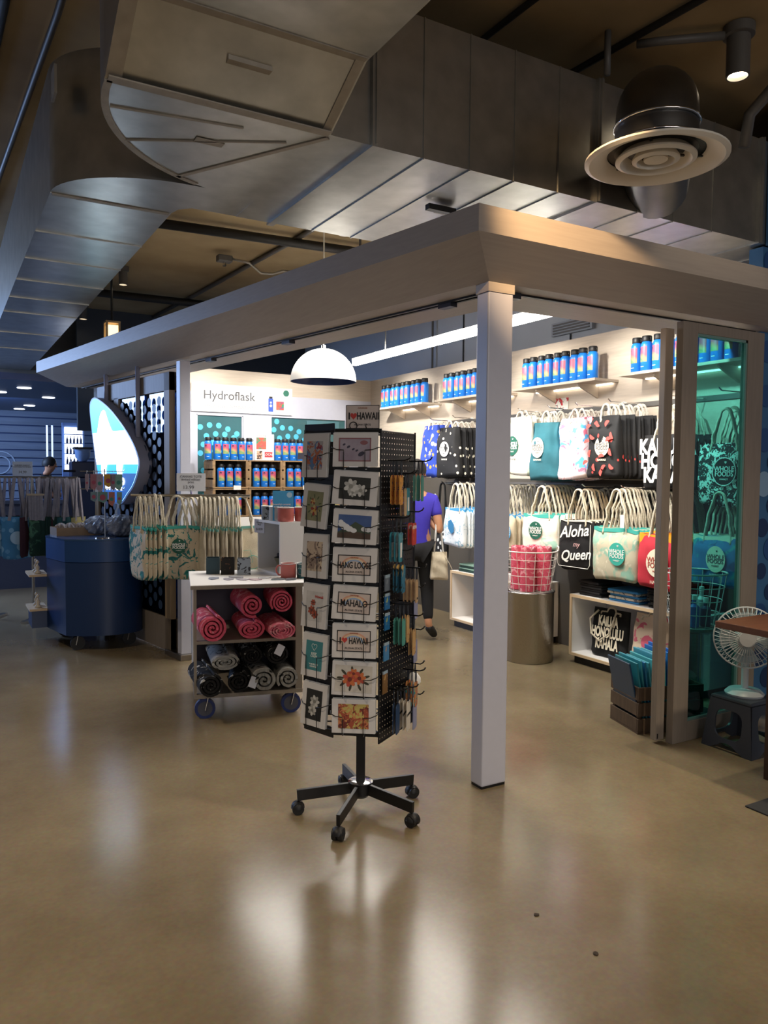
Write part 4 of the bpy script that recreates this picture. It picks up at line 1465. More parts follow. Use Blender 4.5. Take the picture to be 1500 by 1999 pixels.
def make_tag(w_, h_, col, strap=.07, bar=False, words=None):
    """hanging luggage tag; origin at the hook, plate below, facing local -Y"""
    t = thing('luggage_tag', '', 'luggage tag')
    pts = []
    c = .012
    for (x, z, a0) in ((w_ / 2 - c, -strap - h_ + c, -PI / 2), (w_ / 2 - c * 1.6, -strap - c * 1.6, 0), (-w_ / 2 + c * 1.6, -strap - c * 1.6, PI / 2), (-w_ / 2 + c, -strap - h_ + c, PI)):
        r = c if z < -strap - h_ / 2 else c * 1.6
        for i in range(5):
            a = a0 + PI / 2 * i / 4
            pts.append((x + r * math.cos(a), z + r * math.sin(a)))
    b = MB()
    M = Matrix.Rotation(PI / 2, 4, 'X')
    b.prism(pts, -.0018, .0018, M=M)
    b.build('plate', TAGM[col], t)
    MB().tube([(0, -.0, -strap - .01), (-.009, 0, -strap * .6), (-.006, 0, -.01), (0, 0, .004), (.006, 0, -.01), (.009, 0, -strap * .6), (0, 0, -strap - .012)], .0028, 5).build('strap', STRAP, t)
    if bar:
        lb = MB().mm((-w_ * .22, -.003, -strap - h_ * .85), (w_ * .22, -.002, -strap - h_ * .35)).build('barcode_label', PAPER, t)
    if words:
        o = lettering([words], w_ * .28, INK if col == 'plate' else INKW, t, (0, -.0025, -strap - h_ * .45 if col == 'plate' else -strap - h_ * .2))
    return t


rows_ = [  # s, z(hook), n, w, h, colour, barcode, words, description
    (.07, 1.66, 3, .062, .135, 'orange', False, None, 'orange and blue rounded luggage tag near the top of the rack'),
    (.16, 1.60, 2, .045, .13, 'beige', False, None, 'beige bottle opener tag on the second hook from the top'),
    (.235, 1.60, 1, .06, .13, 'teal', True, None, 'teal tag back with a barcode behind the beige openers'),
    (.30, 1.66, 3, .05, .125, 'green', False, None, 'green edged tag at the far top of the rack'),
    (.07, 1.40, 3, .066, .135, 'teal', True, None, 'teal tag with a white barcode label in the middle of the rack'),
    (.26, 1.42, 2, .085, .105, 'red', False, 'ALOHA', 'red sunset tag with a palm shape and white lettering'),
    (.10, 1.25, 3, .066, .13, 'blueyel', False, None, 'blue and sand beach scene tag below the teal ones'),
    (.20, 1.16, 4, .05, .11, 'beige', False, None, 'pale beige opener tag on the middle hook'),
    (.11, 1.00, 3, .055, .125, 'green', False, None, 'sea green opener tag in the lower half of the rack'),
    (.20, 1.00, 2, .05, .13, 'tan', False, None, 'tan opener tag beside the sea green ones'),
    (.27, .92, 2, .062, .125, 'tan', False, None, 'tan map print tag at the far lower edge'),
    (.10, .60, 2, .06, .14, 'navy', False, None, 'dark blue tag near the bottom of the rack'),
    (.17, .60, 3, .066, .14, 'plate', False, 'I HAWAII', 'pale licence plate style tag at the bottom of the rack'),
    (.25, .66, 3, .06, .12, 'multi', False, None, 'multicoloured beaded tag at the lower far edge'),
    (.335, 1.05, 1, .07, .105, 'lav', False, None, 'lavender grey card back on the highest rear hook'),
    (.335, .84, 1, .07, .11, 'lav', False, None, 'lavender grey card back on the second rear hook'),
    (.335, .67, 1, .07, .11, 'lav', False, None, 'lavender grey card back on the third rear hook'),
    (.335, .52, 1, .075, .12, 'lav', False, None, 'lavender grey card back on the lowest rear hook'),
]
for (s_, z, n, w_, h_, c_, bar, words, desc) in rows_:
    hook_at(s_, z, .045 + .022 * n)
    t = make_tag(w_, h_, c_, .062 if h_ > .12 else .05, bar, words)
    rz = -PI / 6 + pa
    for k in range(n):
        out = .025 + .022 * (n - 1 - k)
        loc = Mp @ Vector((s_ + .003 * k, -out, z - .004))
        lab = desc if k == 0 else '%s in line, %s' % (ORD[k], desc)
        if k == 0:
            t.location = loc
            t.rotation_euler = (0, 0, rz + .2)
            t['label'], t['group'] = lab, 'tags on the rack hook: ' + c_
        else:
            dup(t, loc, rz + .2 + random.uniform(-.15, .15), lab, 'tags on the rack hook: ' + c_)
# flat packets
for k, (s_, z, w_, h_, c_) in enumerate(((.05, 1.14, .05, .075, ('6a7480', '8a94a0')), (.05, 1.055, .05, .075, ('2a6aa0', 'b8c060')), (.05, .965, .05, .08, ('2a6aa0', 'a8b060')), (.045, .83, .05, .085, ('3f7fb0', 'b89060')), (.035, .70, .045, .105, ('7a5a34', 'c8a060')))):
    t = thing('magnet_packet', ['grey', 'blue flower', 'second blue flower', 'third blue flower', 'brown'][k] + ' picture packet hooked near the front edge of the pegboard', 'packet', Mp @ Vector((s_, -.012, z)), -PI / 6 + pa, 'packets on the pegboard')
    MB().mm((-w_ / 2, -.003, -h_), (w_ / 2, .003, 0)).build('card', pattern('packet_%d' % k, c_[0], [(c_[1], .58, 28)], kind='noise', soft=.08, rough=.3), t)
    MB().mm((-w_ / 2, -.0034, -.014), (w_ / 2, .0034, .0)).build('header', mat('packet_head', '9ab0c0', .4), t)
t = thing('keepsake', 'white rounded keepsake hanging low behind the rack', 'keepsake', Mp @ Vector((.33, -.02, .60)), 0)
MB().lathe([(0, -.045), (.02, -.042), (.036, -.02), (.034, 0), (.018, .022), (0, .026)], 18).build('shell', INKW, t, smooth=True)
MB().lathe([(0, -.048), (.018, -.047), (.022, -.041), (0, -.04)], 16).build('base', BLACKP, t)

# ---------------------------------------------------------------- matted prints in the rack
MATB = mat('mat_board', 'cfcdcc', .6)
PLASTIC = mat('sleeve_edge', 'b8b8b6', .3)


def art(name):
    """returns fn(parent, w, h) that draws the print inside the mat opening (faces -Y at y0)"""
    def put(b, parent, nm, mats):
        o = b.build(nm, mats, parent)
        return o

    def plate(words):
        def f(p, w_, h_, y):
            b = MB().mm((-w_ / 2, y - .0005, -h_ / 2), (w_ / 2, y + .0005, h_ / 2), 0)
            pic = put(b, p, 'picture', mat('plate_paper', 'c4b6ae', .6))
            fr = MB()
            for (x0, z0, x1, z1) in ((-w_ / 2, h_ / 2 - .004, w_ / 2, h_ / 2), (-w_ / 2, -h_ / 2, w_ / 2, -h_ / 2 + .004), (-w_ / 2, -h_ / 2, -w_ / 2 + .004, h_ / 2), (w_ / 2 - .004, -h_ / 2, w_ / 2, h_ / 2)):
                fr.mm((x0, y - .0012, z0), (x1, y - .0004, z1))
            fr.build('border', INK, pic)
            rb = MB()
            for i, c in enumerate((.36, .30, .24)):
                R0, R1 = w_ * c, w_ * (c + .055)
                pts = [(R1 * math.cos(PI * k / 16), y - .0008 - .0002 * i, R1 * .75 * math.sin(PI * k / 16) - h_ * .10) for k in range(17)] + [(R0 * math.cos(PI * k / 16), y - .0008 - .0002 * i, R0 * .75 * math.sin(PI * k / 16) - h_ * .10) for k in range(16, -1, -1)]
                rb.add(pts, [tuple(range(len(pts)))], i)
            rb.build('rainbow', [mat('rb_peach', 'd09a80', .6), mat('rb_cream', 'd8c0a0', .6), mat('rb_blue', '8fa6c8', .6)], pic)
            if words.startswith('I<'):
                lettering(['I'], h_ * .42, INK, pic, (-w_ * .40, y - .0016, 0), bold=.0008)
                hb = MB()
                s_ = h_ * .012
                pts = []
                for k in range(24):
                    a = 2 * PI * k / 24
                    pts.append((-w_ * .27 + s_ * 16 * math.sin(a) ** 3 * .7, y - .0016, s_ * (13 * math.cos(a) - 5 * math.cos(2 * a) - 2 * math.cos(3 * a) - math.cos(4 * a)) * .8 + .004))
                hb.add(pts, [tuple(range(24))[::-1]])
                hb.build('heart', mat('ink_heart', 'b83a34', .6), pic)
                lettering([words[2:]], h_ * .42, INK, pic, (w_ * .14, y - .0016, 0), squeeze=.62, bold=.0008)
            else:
                lettering([words], h_ * .44, INK, pic, (0, y - .0016, -.002), squeeze=.62 if len(words) > 7 else .72, bold=.0008)
            lettering(['HAWAII'], h_ * .11, mat('ink_rust', '9a5a3a', .6), pic, (0, y - .0016, h_ * .36))
            lettering(['ALOHA STATE'], h_ * .13, INK, pic, (0, y - .0016, -h_ * .34))
        return f

    def flowers(bg, petal, centre, spots, leaf=None, bare=False):
        def f(p, w_, h_, y):
            pic = MB().mm((-w_ / 2, y - .0005, -h_ / 2), (w_ / 2, y + .0005, h_ / 2)).build('picture', mat('art_bg_' + bg, bg, .6, var=.2, scale=25), p)
            b = MB()
            n_ = 0
            for (x, z, r) in spots:
                cx, cz = x * w_, z * h_
                for k in range(7):
                    a = 2 * PI * k / 7 + n_
                    b.disc((cx + r * w_ * .55 * math.cos(a), y - .001 - .0001 * (k + n_ * 7), cz + r * w_ * .55 * math.sin(a)), r * w_ * .5, 10, k % 2, ry=r * w_ * .3, rot=a)
                b.disc((cx, y - .0035 - .0001 * n_, cz), r * w_ * .3, 10, 2)
                n_ += 1
            b.build('flower_print', [mat('pt_' + petal[0], petal[0], .6), mat('pt_' + petal[1], petal[1], .6), mat('ct_' + centre, centre, .6)], pic)
            if leaf:
                l = MB()
                for k in range(9):
                    a = 2 * PI * k / 9 + .3
                    l.disc((.36 * w_ * math.cos(a), y - .0008, .34 * h_ * math.sin(a)), w_ * .10, 8, ry=w_ * .035, rot=a)
                l.build('leaf_print', mat('lf_' + leaf, leaf, .6), pic)
        return f

    def scene_(bg, cols, sc=12):
        def f(p, w_, h_, y):
            MB().mm((-w_ / 2, y - .0005, -h_ / 2), (w_ / 2, y + .0005, h_ / 2)).build('picture', pattern('art_' + bg + str(sc), bg, [(c, .5 + .04 * i, sc * (1 + .3 * i)) for i, c in enumerate(cols)], kind='noise', soft=.03), p)
        return f

    def mountain(p, w_, h_, y):
        pic = MB().mm((-w_ / 2, y - .0005, -h_ / 2), (w_ / 2, y + .0005, h_ / 2)).build('picture', mat('sky_deep', '26407c', .5, col2='4a6496', scale=6), p)
        b = MB()
        b.add([(-w_ * .5, y - .001, -h_ * .5), (w_ * .5, y - .001, -h_ * .5), (w_ * .5, y - .001, -h_ * .12), (w_ * .3, y - .001, h_ * .02), (w_ * .02, y - .001, h_ * .22), (-w_ * .12, y - .001, h_ * .05), (-w_ * .5, y - .001, -h_ * .25)], [(0, 1, 2, 3, 4, 5, 6)], 0)
        b.add([(-w_ * .5, y - .0014, -h_ * .5), (w_ * .5, y - .0014, -h_ * .5), (w_ * .5, y - .0014, -h_ * .28), (0, y - .0014, -h_ * .2), (-w_ * .5, y - .0014, -h_ * .3)], [(0, 1, 2, 3, 4)], 1)
        b.build('mountain_print', [mat('mt_green', '3c4a3c', .6), mat('mt_earth', '4a3a30', .6)], pic)
        c = MB()
        for (x, z, r) in ((-.38, .08, .12), (-.28, -.02, .14), (-.15, -.1, .12), (-.02, -.16, .10), (.3, -.08, .1), (.42, -.1, .1), (-.42, .2, .07)):
            c.disc((x * w_, y - .0018 - .0001 * r, z * h_), r * w_, 14, ry=r * w_ * .7)
        c.build('cloud_print', mat('cloud_white', 'd4d6da', .7), pic)

    def islands(p, w_, h_, y):
        pic = MB().mm((-w_ / 2, y - .0005, -h_ / 2), (w_ / 2, y + .0005, h_ / 2)).build('picture', mat('map_mauve', '8d7f90', .6, col2='a8a0ac', scale=14), p)
        fr = MB()
        for (x0, z0, x1, z1) in ((-w_ / 2, h_ / 2 - .005, w_ / 2, h_ / 2), (-w_ / 2, -h_ / 2, w_ / 2, -h_ / 2 + .005), (-w_ / 2, -h_ / 2, -w_ / 2 + .005, h_ / 2), (w_ / 2 - .005, -h_ / 2, w_ / 2, h_ / 2)):
            fr.mm((x0, y - .0012, z0), (x1, y - .0004, z1))
        fr.build('border', mat('map_rose', '8a5a60', .6), pic)
        i_ = MB()
        for (x, z, r) in ((-.34, .22, .05), (-.2, .12, .06), (-.05, .02, .05), (.06, -.04, .05), (.2, -.18, .11)):
            i_.disc((x * w_, y - .001, z * h_), r * w_, 9, ry=r * w_ * .6, rot=.5)
        i_.build('island_print', mat('map_dark', '3c3a4c', .6), pic)
        MB().disc((.28 * w_, y - .0012, .3 * h_), .12 * w_, 14, ry=.07 * w_).build('cartouche', mat('map_rose', '8a5a60'), pic)

    def calm(p, w_, h_, y):
        pic = MB().mm((-w_ / 2, y - .0005, -h_ / 2), (w_ / 2, y + .0005, h_ / 2)).build('picture', mat('calm_teal', '3d7f86', .6), p)
        s_ = w_ * .011
        pts = [(s_ * 16 * math.sin(a) ** 3 * .9, y - .001, h_ * .3 + s_ * (13 * math.cos(a) - 5 * math.cos(2 * a) - 2 * math.cos(3 * a) - math.cos(4 * a))) for a in [2 * PI * k / 24 for k in range(24)]]
        MB().tube(pts, .0008, 4, closed=True).build('heart', INKW, pic)
        lettering(['KEEP', 'CALM'], h_ * .11, INKW, pic, (0, y - .001, h_ * .02), gap=.8)
        lettering(["YOU'RE IN", 'HAWAII'], h_ * .085, INKW, pic, (0, y - .001, -h_ * .34), gap=.9)

    return dict(plate=plate, flowers=flowers, scene=scene_, mountain=mountain, islands=islands, calm=calm)


A = art('x')


def card(label, w_, h_, loc, rz, lean, roll_, pw, ph, fn, thick=.014):
    t = thing('matted_print', label, 'print', loc, rot=(lean, roll_, rz), group='matted prints in the card rack')
    MB().mm((-w_ / 2, 0, -h_ / 2), (w_ / 2, thick * .5, h_ / 2)).build('mat_board', MATB, t, bevel=.001)
    MB().mm((-w_ / 2 + .003, thick * .5 + .0003, -h_ / 2 + .002), (w_ / 2 + .002, thick, h_ / 2 + .004)).build('spare_prints', PLASTIC, t)
    fn(t, pw, ph, -.0006)
    return t


Fd = Vector((hx[2][0] - hx[1][0], hx[2][1] - hx[1][1], 0)).normalized()
Fa = math.atan2(Fd.y, Fd.x)
Ld = Vector((hx[1][0] - hx[0][0], hx[1][1] - hx[0][1], 0)).normalized()
La = math.atan2(Ld.y, Ld.x)
Fn = Vector((Fd.y, -Fd.x, 0))
Ln = Vector((Ld.y, -Ld.x, 0))
Fc = Vector(((hx[1][0] + hx[2][0]) / 2 - .005, (hx[1][1] + hx[2][1]) / 2, 0)) + Fn * .035
Lc = Vector(((hx[0][0] + hx[1][0]) / 2, (hx[0][1] + hx[1][1]) / 2, 0)) + Ln * .03


def holder(c, ang, zc, h_, w_):
    """wire pocket: a cross wire at mid height, two prongs running down and hooking under the card"""
    M = Matrix.Translation(c) @ Matrix.Rotation(ang, 4, 'Z')
    for s_ in (-1, 1):
        x = s_ * w_ * .24
        pts = [(s_ * (w_ / 2 + .012), .03, zc + .012), (s_ * (w_ / 2 + .006), -.004, zc + .010), (s_ * w_ * .40, -.014, zc), (x, -.016, zc - .002), (x, -.017, zc - .012), (x, -.017, zc - h_ / 2 - .006), (x, -.008, zc - h_ / 2 - .012), (x, .03, zc - h_ / 2 - .010)]
        MB().tube([M @ Vector(p) for p in pts], .0021, 6).build('card_holder', BLACKM, rack, smooth=True)


white_fl = A['flowers']('2a2c2a', ('c8c8c4', 'a8a8a4'), '8a8a84', [(-.12, .08, .24), (.2, -.08, .2), (-.05, -.2, .14)])
FR = [('island map print with rose border, topmost in the wide column of the rack', A['islands'], .145, .105, .0),
      ('black and white flower print, second in the wide column of the rack', white_fl, .14, .10, .06),
      ('cloudy green mountain print under a blue sky in the card rack', A['mountain'], .15, .105, .05),
      ('number plate style HANG LOOSE print in the card rack', A['plate']('HANG LOOSE'), .15, .09, .015),
      ('number plate style MAHALO print in the card rack', A['plate']('MAHALO'), .15, .095, .05),
      ('number plate style I love HAWAII print in the card rack', A['plate']('I<HAWAII'), .155, .095, -.0),
      ('orange hibiscus bouquet print in the card rack', A['flowers']('cbc6bd', ('c06a3a', 'b04a3a'), '6a2a24', [(-.10, -.02, .20), (.16, .04, .17), (0, .2, .13)], '3c3a2c'), .17, .12, .02),
      ('warm coloured bird and blossom print, lowest in the wide column', A['scene']('b8a860', ['9a4a34', '6a3028', 'c07a50'], 26), .14, .11, -.02)]
for k, (lab, fn, pw, ph, ro) in enumerate(FR):
    zc = 1.785 - .172 * k - .08
    h_ = .152
    c = Fc + Vector((0, 0, zc))
    card(lab, .20, h_, Mr @ c, -PI / 6 + Fa, -.10, ro, pw, ph, fn)
    holder(Fc, Fa, zc, h_, .20)
LR = [('hula dancer and surfboards painting, topmost in the narrow column', A['scene']('a8a4a6', ['5a7aa4', 'b06a4c', '8a3a44'], 22), .095, .13, .0),
      ('red and yellow flower painting, second in the narrow column', A['flowers']('8a8a6a', ('b8a070', '8a3a30'), 'c89a48', [(.05, -.15, .26), (-.1, .15, .16)], '4a5a3c'), .095, .135, .07),
      ('dark leaf and orchid print, third in the narrow column', A['scene']('b8a694', ['8a7a70', '4a3a38', 'c8b8a0'], 18), .095, .135, .0),
      ('red and brown vintage figure print with small red lettering', A['flowers']('c8c6c4', ('a8503a', '7a4030'), '5a3a34', [(-.12, -.15, .22), (.08, -.28, .2), (-.05, .12, .15)]), .10, .135, .02),
      ('teal KEEP CALM print in the narrow column of the rack', A['calm'], .10, .135, .015),
      ('black and white flower print, lowest in the narrow column', A['flowers']('232423', ('bcbcb8', '989894'), '7a7a74', [(.05, .12, .3), (-.05, -.18, .28)]), .095, .14, .03)]
for k, (lab, fn, pw, ph, ro) in enumerate(LR):
    zc = 1.785 - .231 * k - .105
    h_ = .20
    c = Lc + Vector((0, 0, zc))
    t = card(lab, .15, h_, Mr @ c, -PI / 6 + La + .1, -.08, ro, pw, ph, fn)
    if k == 3:
        lettering(['Hawaii'], .018, mat('ink_heart', 'b83a34'), t, (.03, -.004, .045))
    if k == 0:
        MB().mm((-.085, -.022, -.02), (-.045, -.021, .01)).build('price_tag', mat('tag_lilac', 'b0b0c8', .6), t)
    holder(Lc, La, zc, h_, .15)
# number plate standing on top of the rack, held by two wire rings
t = thing('number_plate', 'pale number plate reading I love HAWAII standing on top of the rack', 'plate', Mr @ Vector((.0, -.06, 1.805)), -PI / 6 - .12)
MB().mm((-.078, 0, 0), (.078, .003, .108)).build('sheet', mat('plate_paper', 'c4b6ae'), t)
holderp = MB()
for (x0, z0, x1, z1) in ((-.078, .105, .078, .108), (-.078, 0, .078, .003), (-.078, 0, -.075, .108), (.075, 0, .078, .108)):
    holderp.mm((x0, -.001, z0), (x1, .0005, z1))
holderp.build('border', INK, t)
lettering(['I'], .044, INK, t, (-.062, -.0012, .056), bold=.001)
pts = [(-.042 + .0016 * 16 * math.sin(a) ** 3 * .6, -.0012, .058 + .0011 * (13 * math.cos(a) - 5 * math.cos(2 * a) - 2 * math.cos(3 * a) - math.cos(4 * a))) for a in [2 * PI * k / 24 for k in range(24)]]
MB().add(pts, [tuple(range(24))[::-1]]).build('heart', mat('ink_heart', 'b83a34'), t)
lettering(['HAWAII'], .046, INK, t, (.024, -.0012, .056), squeeze=.62, bold=.001)
lettering(['HAWAII'], .012, MATS['ink_rust'], t, (0, -.0012, .094))
lettering(['ALOHA STATE'], .012, INK, t, (0, -.0012, .018))
for x in (-.042, .032):
    MB().tube([(x + .017 * math.cos(a), -.062 + .003 * math.sin(a), 1.818 + .017 * math.sin(a)) for a in [2 * PI * k / 20 for k in range(20)]], .0022, 6, closed=True).build('top_ring', BLACKM, rack, smooth=True)

# ---------------------------------------------------------------- white towel cart
def local(base, rz):
    M = Matrix.Translation(base) @ Matrix.Rotation(rz, 4, 'Z')
    return lambda x, y, z: M @ Vector((x, y, z))


CRZ = -.26
CB = (-.985, 1.70, 0)
cp_ = local(CB, CRZ)
cart = thing('display_cart', 'white topped display cart with two open shelves and blue casters', 'cart', CB, CRZ)
CWd, CDp = .70, .72
SIDE = mat('cart_side', '8f867a', .6, var=.1, scale=9, stretch=(8, 8, .8))
MB().mm((-.02, -.02, .855), (CWd + .02, CDp, .88)).build('top_board', WHITE_M, cart, bevel=.002)
MB().mm((-.02, -.023, .853), (CWd + .02, -.0202, .876)).build('edge_banding', SIDE, cart)
MB().mm((0, CDp * .62, .15), (.02, CDp, .855)).build('side_board', WHITE_M, cart)
MB().mm((0, .0, .15), (.018, .03, .855)).build('front_post', SIDE, cart)
MB().mm((CWd - .045, .0, .15), (CWd, CDp, .855)).build('side_board', SIDE, cart)
MB().mm((.018, CDp - .02, .17), (CWd - .045, CDp, .855)).build('back_board', mat('cart_back', '6d6a78', .7), cart)
MB().mm((.018, .0, .495), (CWd - .045, CDp - .02, .515)).build('middle_shelf', SIDE, cart)
MB().mm((0, -.01, .145), (CWd, CDp, .17)).build('bottom_shelf', SIDE, cart)
for (x, y) in ((.07, .05), (CWd - .07, .05), (.07, CDp - .06), (CWd - .07, CDp - .06)):
    w_ = MB().cyl((x, y - .018, .066), (x, y + .018, .066), .066, 24).build('caster', mat('caster_blue', '1c2f6a', .5), cart, smooth='angle')
    MB().cyl((x, y - .0185, .066), (x, y + .0185, .066), .048, 20).build('caster_disc', mat('caster_grey', '4a4c58', .5), w_)
    MB().bar((x, y - .024, .06), (x + .02, y - .024, .145), .03, .004).bar((x, y + .024, .06), (x + .02, y + .024, .145), .03, .004).build('caster_fork', STEEL, w_)


def put_roll(x, y, z, r, L, m, lab, grp, rz=0., sq=1., seed=0, turns=3.2):
    o = roll(L, r, None, seed, turns, sq).build('rolled_towel', m, smooth='angle')
    o.location = cp_(x, y, z)
    o.rotation_euler = (0, 0, CRZ + rz)
    return tag(o, lab, 'towel', grp)


PK2 = mat('towel_edge_pink', 'd8909a', .95)
G1 = 'pink towels on the cart'
put_roll(.115, -.075, .516, .092, .42, PINK, 'pink rolled towel lying alone at the left of the cart shelf', G1, .12, 1., 1)
put_roll(.36, -.03, .516, .095, .42, PINK, 'pink rolled towel at the bottom middle of the cart shelf', G1, .05, .72, 2)
put_roll(.37, -.02, .655, .082, .42, PINK, 'pink rolled towel stacked on top in the middle of the cart shelf', G1, .1, 1., 3, 2.8)
put_roll(.56, -.03, .676, .080, .42, PINK, 'pink rolled towel at the top right of the cart shelf', G1, .0, 1., 4, 3.6)
put_roll(.555, -.07, .516, .095, .42, pattern('towel_pale_pink', 'd86a80', [('e8a8b0', .5, 30)], kind='noise', soft=.1, rough=.95), 'flattened pale edged pink towel at the lower right of the cart shelf', G1, .1, .62, 5, 4.2)
BW = pattern('towel_black_white', '0f0f11', [('b8b8b4', .57, 16), ('0f0f11', .6, 30)], kind='noise', soft=.03, rough=.95)
BW2 = pattern('towel_grey', '8f8f8c', [('1a1a1c', .56, 18)], kind='noise', soft=.05, rough=.95)
G2 = 'black and white towels on the cart'
put_roll(.10, -.11, .171, .085, .45, BW, 'black and white rolled towel hanging out at the lower left of the cart', G2, .15, .95, 6)
put_roll(.19, -.06, .33, .10, .45, BW2, 'flat grey and black rolled towel on top at the left of the bottom shelf', G2, .05, .55, 7)
put_roll(.28, -.03, .171, .085, .45, BW, 'black rolled towel second from the left on the bottom shelf', G2, -.1, .9, 8)
put_roll(.44, -.07, .171, .088, .45, BW2, 'black rolled towel with a pale core in the middle of the bottom shelf', G2, .1, .95, 9, 2.4)
put_roll(.60, -.04, .171, .08, .45, BW2, 'grey spiral rolled towel at the right of the bottom shelf', G2, .0, 1., 10, 2.6)
put_roll(.53, -.02, .338, .078, .45, BW, 'black and white rolled towel on top at the right of the bottom shelf', G2, .1, .9, 11)
put_roll(.37, .0, .345, .070, .40, BW, 'dark rolled towel on top in the middle of the bottom shelf', G2, .1, .85, 12)
for (x, y, z, ro) in ((.545, -.028, .44, .5), (.37, -.078, .25, .4)):
    t = tag(MB().mm((-.025, -.001, -.035), (.025, .001, .035)).build('paper_tag', mat('tag_white', 'c8ccd8', .6)), 'white paper tag on the %s of the black towels' % ('upper right' if z > .4 else 'middle'), 'price tag')
    t.location = cp_(x, y, z)
    t.rotation_euler = (-.2, ro, CRZ)

# riser box on the cart, open to the left
RB = (-.33, 1.86, .8805)
rs = thing('riser_box', 'white open sided riser box standing on the display cart', 'box', RB, .02)
RH = .375
MB().mm((0, 0, 0), (.36, .012, RH)).build('front_panel', WHITE_M, rs)
MB().mm((0, .40, 0), (.36, .412, RH)).build('back_panel', WHITE_M, rs)
MB().mm((.348, .012, 0), (.36, .40, RH)).build('side_panel', WHITE_M, rs)
MB().mm((0, .012, RH - .018), (.348, .40, RH)).build('top_panel', WHITE_M, rs)
MB().mm((0, .012, 0), (.348, .40, .012)).build('bottom_panel', WHITE_M, rs)


def mug(loc, r, h, m, label, rz=0., hand=True, extra=None):
    t = thing('mug', label, 'mug', loc, rz, 'mugs on the display cart')
    MB().lathe([(0, 0), (r * .92, 0), (r, .006), (r, h), (r - .005, h), (r - .006, .01), (0, .008)], 28).build('cup', m, t, smooth='angle')
    MB().tube([(r * math.cos(a), r * math.sin(a), h) for a in [2 * PI * i / 28 for i in range(28)]], .003, 5, closed=True).build('rim', mat('mug_rim', 'd8d8d4', .3), t, smooth=True)
    if hand:
        MB().tube([(r - .004, 0, h * .82), (r + .018, 0, h * .84), (r + .032, 0, h * .65), (r + .030, 0, h * .40), (r + .014, 0, h * .20), (r - .004, 0, h * .2)], .006, 8).build('handle', m, t, smooth=True)
    if extra:
        extra(t, r, h)
    return t


MP = mat('mug_pink', 'c66a62', .35)
MT = mat('mug_teal', '1f5a60', .35)
MG = pattern('mug_grey_leaf', '8f98a2', [('1a1c22', .56, 34)], kind='noise', soft=.03, rough=.3)
MW = mat('mug_white', 'c8ccd0', .3)


def rainbow(t, r, h):
    for k, c in enumerate(('c0564a', 'd8a060', '5a8a9a')):
        pts = []
        for i in range(13):
            a = PI * i / 12
            ang = -PI / 2 - .25 + (.62 - .12 * k) * math.cos(a)
            pts.append(((r + .001) * math.cos(ang), (r + .001) * math.sin(ang), h * .28 + (.030 - .006 * k) * math.sin(a)))
        MB().tube(pts, .0028, 5).build('rainbow_stripe', mat('rbw_' + c, c, .5), t)


def badge(t, r, h):
    MB().add([((r + .0012) * math.sin(-.6 + .5 * math.cos(a)), -(r + .0012) * math.cos(-.6 + .5 * math.cos(a)), h * .5 + .024 * math.sin(a)) for a in [2 * PI * i / 16 for i in range(16)]], [tuple(range(16))]).build('round_badge', mat('badge_grey', '9aa4a8', .4), t)


ZR = .8805 + RH + .0005
for k, (x, y, r, m, lab, ex) in enumerate(((.045, .335, .05, MG, 'grey leaf print mug at the far left on the riser box', None), (.06, .215, .052, MW, 'white mug with a small rainbow on the riser box', rainbow), (.075, .075, .058, MP, 'plain pink mug nearest the riser corner', None), (.20, .07, .055, MP, 'second plain pink mug along the riser front', None), (.31, .07, .05, mat('mug_pink_pattern', 'b8525a', .4, col2='d89a9a', scale=50), 'pink patterned mug at the right of the riser', None))):
    mug((RB[0] + x, RB[1] + y, ZR), r, .098, m, lab, .9, False, ex)
mug((-.315, 1.745, .8805), .052, .10, MP, 'pink mug with a round badge on the cart in front of the riser', 2.6, True, badge)
mug((-.215, 1.70, .8805), .052, .10, MT, 'dark teal mug with a round badge beside the pink one on the cart', -.5, True, badge)
t = thing('scrunchie_bowl', 'olive bowl heaped with black scrunchies inside the riser box', 'bowl', (RB[0] + .16, RB[1] + .20, .8935))
MB().lathe([(0, 0), (.05, 0), (.09, .03), (.115, .09), (.111, .092), (.085, .034), (.045, .008), (0, .008)], 30).build('bowl', mat('bowl_olive', '6a6850', .3, metal=.5), t, smooth='angle')
rd = random.Random(3)
for k in range(9):
    a = k * 2.4
    R0 = .03 + .05 * (k % 3) / 2
    c = Vector((R0 * math.cos(a), R0 * math.sin(a), .085 + .018 * (k // 3)))
    pts = []
    for i in range(22):
        b_ = 2 * PI * i / 22
        pts.append(c + Vector((.036 * math.cos(b_), .036 * math.sin(b_), .012 * math.sin(b_ * 1 + k) + .006 * math.sin(7 * b_))))
    MB().tube(pts, .013, 7, closed=True).build('scrunchie', P_black if k % 2 else pattern('scrunch', '121214', [('8a8a8c', .62, 60)], kind='noise'), t, smooth=True)
# printed blue card on the mugs, price sign on the riser
t = thing('display_card', 'sky blue printed card standing on the riser among the mugs', 'card', (RB[0] + .09, RB[1] + .16, ZR + .0), -.25)
MB().mm((-.075, -.002, .0), (.075, .002, .215)).build('board', mat('card_sky', '3fa0d4', .5), t)
lettering(['Beautiful ceramic', 'mugs for every', 'mood'], .019, INKW, t, (-.01, -.003, .10), gap=.9, align='CENTER')
MB().disc((.045, -.0028, .185), .02, 16).build('round_seal', mat('seal_pale', 'a8d4ea', .5), t)
t = thing('price_card', 'small white price card on the left corner of the riser box', 'price card', (RB[0] - .004, RB[1] + .385, .8805 + RH - .10), R90 + .35)
MB().mm((-.055, -.0015, -.0), (.055, .0015, .10)).build('card', mat('card_lilac', 'c4c6d4', .6), t)
lettering(['CERAMIC', 'MUG'], .017, INKG, t, (0, -.002, .068), gap=.9)
lettering(['$14.99'], .026, INKG, t, (0, -.002, .026))
